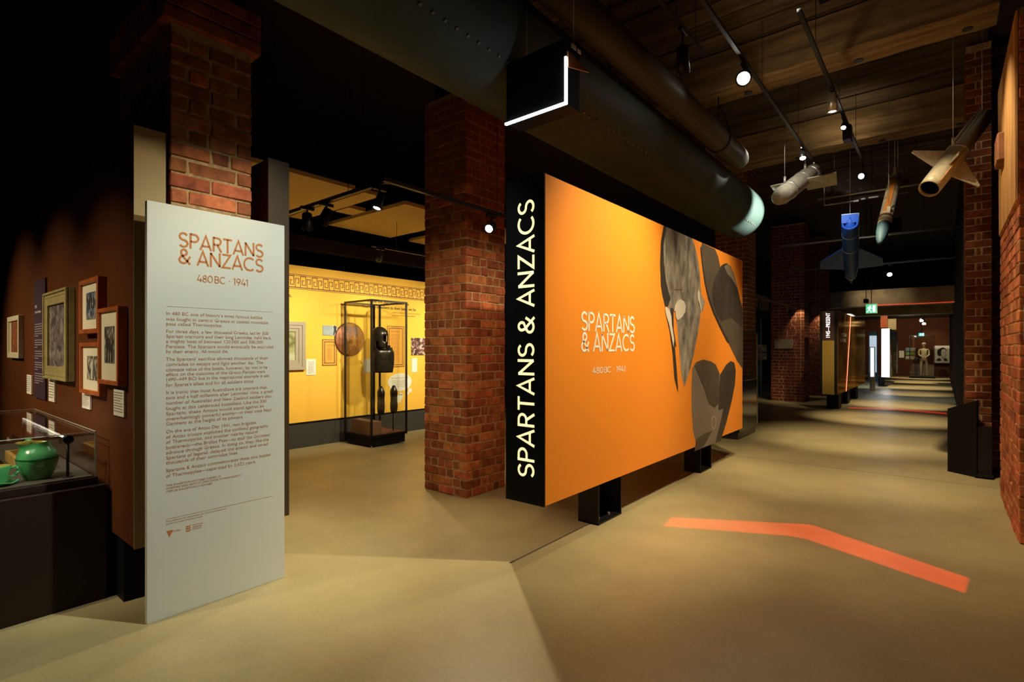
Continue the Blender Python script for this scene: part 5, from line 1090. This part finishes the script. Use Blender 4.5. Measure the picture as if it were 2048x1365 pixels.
# ------------------------------------------------------------------ light boxes
lx = thing('light_box', 'tall glowing white light box wall at the end of the walkway', 'light box', (-1.95, 27.5, 0))
LBX = [(-1.952,2.408),(-1.682,0.41)]
m_ = MB(); m_.box(LBX[0][0], LBX[1][0], 26.5, 26.52, LBX[1][1], LBX[0][1]); m_.build('lit_face', M_LBOX, lx)
m_ = MB(); m_.box(LBX[0][0], LBX[1][0]-.001, 26.521, 31.5, LBX[1][1], LBX[0][1]); m_.build('box_body', M_TEAL, lx)
m_ = MB(); m_.box(LBX[1][0]-.001, LBX[1][0]+.01, 26.6, 31.4, LBX[1][1]+.02, LBX[0][1]-.3); m_.build('poster', art_mat('night_poster', (.02, .04, .05), (.05, .07, .07), (.35, .2, .08), 2.5), lx)
m_ = MB(); 
for k in range(8): m_.box(LBX[1][0]+.011, LBX[1][0]+.013, 28.6, 30.6-.2*(k % 3), .75+k*.09, .78+k*.09)
m_.build('poster_lettering', M_WHITEINK, lx)
m_ = MB(); m_.box(-2.1, -1.9, 26.9, 27.5, 0, LBX[1][1]); m_.build('foot_frame', M_BLACK, lx)
l2 = thing('light_box', 'narrow glowing kiosk screen beside the bronze wall', 'light box', (-2.2, 23.5, 0)); q = [(-2.065,1.616),(-1.958,0.543),(-2.05,0.355),(-1.958,0.358)]
m_ = MB(); m_.box(q[0][0], q[1][0], 23.5, 23.52, q[1][1], q[0][1]); m_.build('lit_face', mat('cool_screen', (.8, .9, 1), .5, emit=1.4), l2)
m_ = MB(); m_.box(q[0][0]-.03, q[1][0]+.03, 23.521, 23.62, 0, q[0][1]+.03); m_.build('kiosk_body', M_STEEL, l2)
l3 = thing('wall_screen', 'pale blue lit wall panel between the kiosk and the light box', 'light box', (-3, 30.5, 0)); q = [(-2.72,2.211),(-2.442,0.459)]
m_ = MB(); m_.box(q[0][0], q[1][0], 30.5, 30.55, q[1][1], q[0][1]); m_.build('lit_face', mat('pale_blue_lit', (.62, .78, .95), .5, emit=.6), l3)
m_ = MB(); m_.box(q[0][0]-.05, q[1][0]+.05, 30.55, 30.7, 0, q[0][1]+.2); m_.build('frame', M_TEAL, l3)
th = thing('banner', 'orange and cream banner hanging above the far light box', 'banner', (-1.9, 29, 2.6)); q = [(-2.21,2.967),(-1.523,2.556),(-1.947,2.682),(-1.854,2.497)]
m_ = MB(); m_.box(q[0][0], q[2][0], 29.5, 29.55, 2.55, 3.3); m_.build('orange_cloth', mat('orange_banner', (.60, .13, .04), .7), th)
m_ = MB(); m_.box(q[2][0]+.01, q[1][0]-.1, 29.52, 29.56, 2.45, 2.95); m_.build('cream_cloth', mat('cream_banner', (.62, .48, .22), .7), th)
# ------------------------------------------------------------------ exit signs
def exit_sign(lab, x, y, z, w_, h_, col, em):
    th = thing('exit_sign', lab, 'sign', (x, y, z)); m_ = MB(); m_.box(x, x+w_, y, y+.04, z, z+h_, c=.003); m_.build('housing', M_LABEL, th)
    m_ = MB(); m_.box(x+.01, x+w_-.01, y-.004, y, z+.01, z+h_-.01); m_.build('lit_face', mat('green_exit_face'+str(em), col, .5, emit=em), th)
    s_ = h_/.2; cx = x+w_*.35; m_ = MB()
    P3 = lambda pts: [(cx+a_*s_, y-.0055, z+b2*s_) for a_, b2 in pts]
    m_.cyl((cx+.012*s_, y-.0045, z+.155*s_), (cx+.012*s_, y-.0065, z+.155*s_), .014*s_, n=10)
    m_.poly(P3([(-.02, .14), (.02, .13), (.045, .105), (.04, .098), (.015, .115), (.008, .08), (.03, .055), (.03, .02), (.02, .02), (.018, .05), (-.008, .07), (-.02, .045), (-.05, .03), (-.052, .04), (-.028, .055), (-.012, .11), (-.035, .10), (-.038, .108)]))
    m_.poly([(x+w_*.62, y-.0055, z+.03*s_), (x+w_*.85, y-.0055, z+.03*s_), (x+w_*.85, y-.0055, z+.17*s_), (x+w_*.62, y-.0055, z+.17*s_)])
    m_.build('pictogram', mat('white_pictogram', (.9, 1, .95), .5, emit=1.5), th)
    m_ = MB(); m_.cyl((x+w_/2, y+.02, z+h_), (x+w_/2, y+.02, 3.345 if y > 20 else 5.45), .01, n=8); m_.build('drop_rod', M_BLACKM, th)
q = [(-1.606,2.518),(-1.472,2.767)]
exit_sign('green running-man exit sign above the bronze wall', q[0][0], 17.0, q[0][1], .26, .26, (.10, .55, .25), 1.2)
q = [(-0.922,2.206),(-0.687,2.376)]
exit_sign('small blue-green exit sign above the soldier case', q[0][0], 33.0, q[0][1], q[1][0]-q[0][0], q[1][1]-q[0][1], (.05, .55, .5), 1.3)
bx = thing('speaker_box', 'small black box hanging just above the green exit sign', 'box', (-1.7, 17.0, 3.0)); q = [(-1.651,2.804),(-1.539,2.918)]
m_ = MB(); m_.box(q[0][0], q[1][0], 16.95, 17.1, q[0][1], q[1][1], c=.01); m_.build('housing', M_BLACK, bx); m_ = MB(); m_.cyl(((q[0][0]+q[1][0])/2, 17.02, q[1][1]), ((q[0][0]+q[1][0])/2, 17.02, 5.385), .01, n=6); m_.build('drop_rod', M_BLACKM, bx)
# ------------------------------------------------------------------ far wall pictures, soldier figure in a glass case
Q = [(-0.369,1.757),(0.323,0.784),(-1.653,1.647),(-1.194,0.93),(-1.956,1.473),(-1.723,1.068),(-1.217,1.445),(-0.523,0.798)]
th = thing('framed_portrait', 'large black and white line portrait of a face on the far wall', 'picture', (-.6, 37.95, 1)); x0, z1 = Q[0]; x1, z0 = Q[1]
m_ = MB(); m_.box(x0, x1, 37.9, 37.98, z0, z1, c=.01); m_.build('board', M_LABEL, th)
fx = lambda a_, b2: (x0+(x1-x0)*a_, 37.895, z0+(z1-z0)*b2)
m_ = MB(); m_.poly([fx(*p) for p in ((.40, .86), (.52, .90), (.66, .88), (.76, .80), (.78, .66), (.74, .68), (.70, .80), (.55, .80), (.48, .72), (.44, .58), (.46, .44), (.36, .40), (.24, .44), (.20, .58), (.22, .74), (.30, .80))])
m_.poly([fx(*p) for p in ((.15, .13), (.2, .24), (.36, .30), (.46, .20), (.42, .12))]); m_.poly([fx(*p) for p in ((.86, .13), (.82, .24), (.68, .30), (.6, .2), (.66, .12))])
ribbon(m_, [(.47, .50), (.50, .36), (.56, .28), (.64, .30), (.72, .40), (.76, .55)], .025, lambda p: Vector(fx(p[0], p[1])))
for c_ in ((.56, .6), (.69, .6)): ribbon(m_, [(c_[0]-.04, c_[1]), (c_[0]+.04, c_[1]+.01)], .03, lambda p: Vector(fx(p[0], p[1])))
ribbon(m_, [(.56, .38), (.66, .38)], .02, lambda p: Vector(fx(p[0], p[1]))); ribbon(m_, [(.63, .56), (.65, .47), (.61, .46)], .015, lambda p: Vector(fx(p[0], p[1])))
m_.build('printed_face', M_INK, th)
for k, (c1, c2, c3) in enumerate((((.12, .18, .30), (.2, .3, .42), (.3, .32, .28)), ((.05, .12, .03), (.10, .25, .06), (.2, .4, .12)), ((.2, .2, .16), (.35, .33, .25), (.5, .47, .38)))):
    zt_ = Q[2][1]-k*(Q[2][1]-Q[3][1])/3; z_ = zt_-(Q[2][1]-Q[3][1])/3+.05
    q = thing('photo_panel', ('topmost blue', 'middle green', 'lowest grey')[k]+' photo of the stack of three on the far wall', 'picture', (Q[2][0], 37.97, z_)); m_ = MB(); m_.box(Q[2][0], Q[3][0], 37.95, 37.99, z_, zt_); m_.build('board', art_mat('far_photo_print', c1, c2, c3, 4), q)
q = thing('label_card', 'pale text board left of the three far photos', 'label', (Q[4][0], 37.97, 1)); m_ = MB(); m_.box(Q[4][0], Q[5][0], 37.95, 37.99, Q[5][1], Q[4][1]); m_.build('card', M_LABEL, q)
SX, SY = (-0.768,35.891)
cs = thing('glass_display_case', 'tall glass case holding a uniformed figure at the end of the walkway', 'display case', (SX, SY, 0))
m_ = MB(); m_.box(SX-.62, SX+.45, SY-.4, SY+.4, 0, .13, c=.01); m_.build('base', M_BLACK, cs)
m_ = MB(); m_.box(SX-.62, SX+.45, SY-.4, SY+.4, 2.28, 2.31); 
for x in (SX-.62, SX+.43):
    for y in (SY-.4, SY+.38): m_.box(x, x+.02, y, y+.02, .13, 2.28)
m_.build('frame', M_BLACKM, cs)
for bx_ in ((SX-.60, SX+.43, SY-.395, SY-.385), (SX-.60, SX+.43, SY+.385, SY+.395), (SX-.615, SX-.605, SY-.37, SY+.37), (SX+.435, SX+.445, SY-.37, SY+.37)):
    m_ = MB(); m_.box(*bx_, .131, 2.279); m_.build('glass_pane', M_GLASS, cs)
fg = thing('mannequin', 'standing mannequin in khaki uniform and pale cap inside the far glass case', 'mannequin', (SX, SY, .13))
def skin(name, nodes, edges, m, parent, lvl=1, root=0):
    me = bpy.data.meshes.new(name); me.from_pydata([n_[0] for n_ in nodes], edges, []); o = bpy.data.objects.new(name, me); COL.objects.link(o)
    mo = o.modifiers.new('skin', 'SKIN'); sv = me.skin_vertices[0].data
    for i, n_ in enumerate(nodes): sv[i].radius = n_[1] if isinstance(n_[1], tuple) else (n_[1], n_[1])
    sv[root].use_root = True; su = o.modifiers.new('sub', 'SUBSURF'); su.levels = lvl; su.render_levels = lvl
    dg = bpy.context.evaluated_depsgraph_get(); me2 = bpy.data.meshes.new_from_object(o.evaluated_get(dg)); bpy.data.objects.remove(o)
    for p in me2.polygons: p.use_smooth = True
    me2.materials.clear(); me2.materials.append(m); o = bpy.data.objects.new(name, me2); COL.objects.link(o); o.parent = parent; o.matrix_parent_inverse = Matrix.Translation(parent.location).inverted(); return o
S0 = Vector((SX, SY, .13)); B_ = lambda x, y, z: tuple(S0+Vector((x, y, z)))
M_KHAKI = mat('khaki_uniform', (.13, .10, .05), .8, var=.25, scale=6); M_SKIN = mat('mannequin_skin', (.30, .15, .08), .6)
nodes = [(B_(0, 0, .95), (.14, .11)), (B_(0, 0, 1.15), (.13, .10)), (B_(0, .0, 1.38), (.16, .11)), (B_(0, 0, 1.50), (.06, .06)), (B_(0, -.01, 1.56), (.055, .06)),
 (B_(-.10, 0, .85), (.095, .095)), (B_(-.12, -.01, .48), (.065, .07)), (B_(-.13, .0, .08), (.05, .05)), (B_(-.13, -.12, .03), (.04, .03)),
 (B_(.10, 0, .85), (.095, .095)), (B_(.12, -.01, .48), (.065, .07)), (B_(.13, .0, .08), (.05, .05)), (B_(.13, -.12, .03), (.04, .03)),
 (B_(-.20, 0, 1.41), (.06, .06)), (B_(-.225, .0, 1.14), (.047, .047)), (B_(-.10, -.17, 1.02), (.04, .04)), (B_(.20, 0, 1.41), (.06, .06)), (B_(.225, .0, 1.14), (.047, .047)), (B_(.10, -.19, 1.0), (.04, .04))]
skin('body', nodes, [(0, 1), (1, 2), (2, 3), (3, 4), (0, 5), (5, 6), (6, 7), (7, 8), (0, 9), (9, 10), (10, 11), (11, 12), (2, 13), (13, 14), (14, 15), (2, 16), (16, 17), (17, 18)], M_KHAKI, fg)
m_ = MB(); m_.rev(S0+Vector((0, -.01, 1.53)), S0+Vector((0, -.01, 2)), [(0, 0), (0, .05), (.03, .068), (.08, .080), (.13, .084), (.18, .07), (.22, .03), (.23, 0)], n=20, sx=.9, sy=1.1)
m_.rev(S0+Vector((0, -.095, 1.63)), S0+Vector((0, -.095, 1.7)), [(0, 0), (0, .014), (.03, .010), (.045, 0)], n=8)
for s_ in (-1, 1): m_.rev(S0+Vector((.078*s_, 0, 1.62)), S0+Vector((.078*s_, 0, 1.7)), [(0, 0), (.01, .015), (.03, .018), (.05, 0)], n=8)
m_.build('head', M_SKIN, fg)
for s_, hx in ((-1, -.075), (1, .075)):
    c0 = S0+Vector((hx, -.21, .99)); nodes = [(tuple(c0), (.032, .02))]; ed = []
    for k in range(4):
        nodes.append((tuple(c0+Vector((-s_*.02-.0, -.03, .025-.016*k))), .011)); nodes.append((tuple(c0+Vector((-s_*(.05+.006*(k in (1, 2))), -.045, .02-.017*k))), .009)); ed += [(0, len(nodes)-2), (len(nodes)-2, len(nodes)-1)]
    nodes.append((tuple(c0+Vector((-s_*.005, -.035, .05))), .011)); ed.append((0, len(nodes)-1)); skin('hand', nodes, ed, M_SKIN, fg)
m_ = MB(); m_.rev(S0+Vector((0, -.01, 1.69)), S0+Vector((0, -.01, 2)), [(0, .086), (.0, .125), (.008, .125), (.02, .088), (.07, .085), (.10, .055), (.115, 0)], n=24); m_.build('cap', mat('pale_cap', (.42, .38, .28), .7), fg)
m_ = MB(); m_.rev(S0+Vector((0, 0, 1.0)), S0+Vector((0, 0, 2)), [(0, .168), (.0, .175), (.04, .175), (.04, .166)], n=24, sx=.78, sy=1.0); m_.build('belt', mat('webbing', (.12, .09, .04), .7), fg)
m_ = MB(); m_.box(SX-.40, SX-.24, SY-.1, SY+.1, .131, 1.1, c=.02); m_.build('kit_post', M_BLACK, cs)
th = thing('track_spotlight', 'twin far lamps glowing above the soldier case', 'spotlight', (SX, 30.5, 3.2)); q = [(-0.743,2.866),(-0.653,2.726)]
m_ = MB()
for p in q: m_.cyl((p[0], 30.5, p[1]), (p[0], 30.49, p[1]-.01), .07, n=12)
m_.build('lens', mat('far_lens', (1, .95, .85), .5, emit=12), th)
m_ = MB()
for p in q: m_.cyl((p[0], 30.503, p[1]+.002), (p[0], 30.62, p[1]+.05), .08, n=12); m_.cyl((p[0], 30.58, p[1]), (p[0], 30.58, 3.34), .01, n=6)
m_.build('lamp_head', M_BLACKM, th)
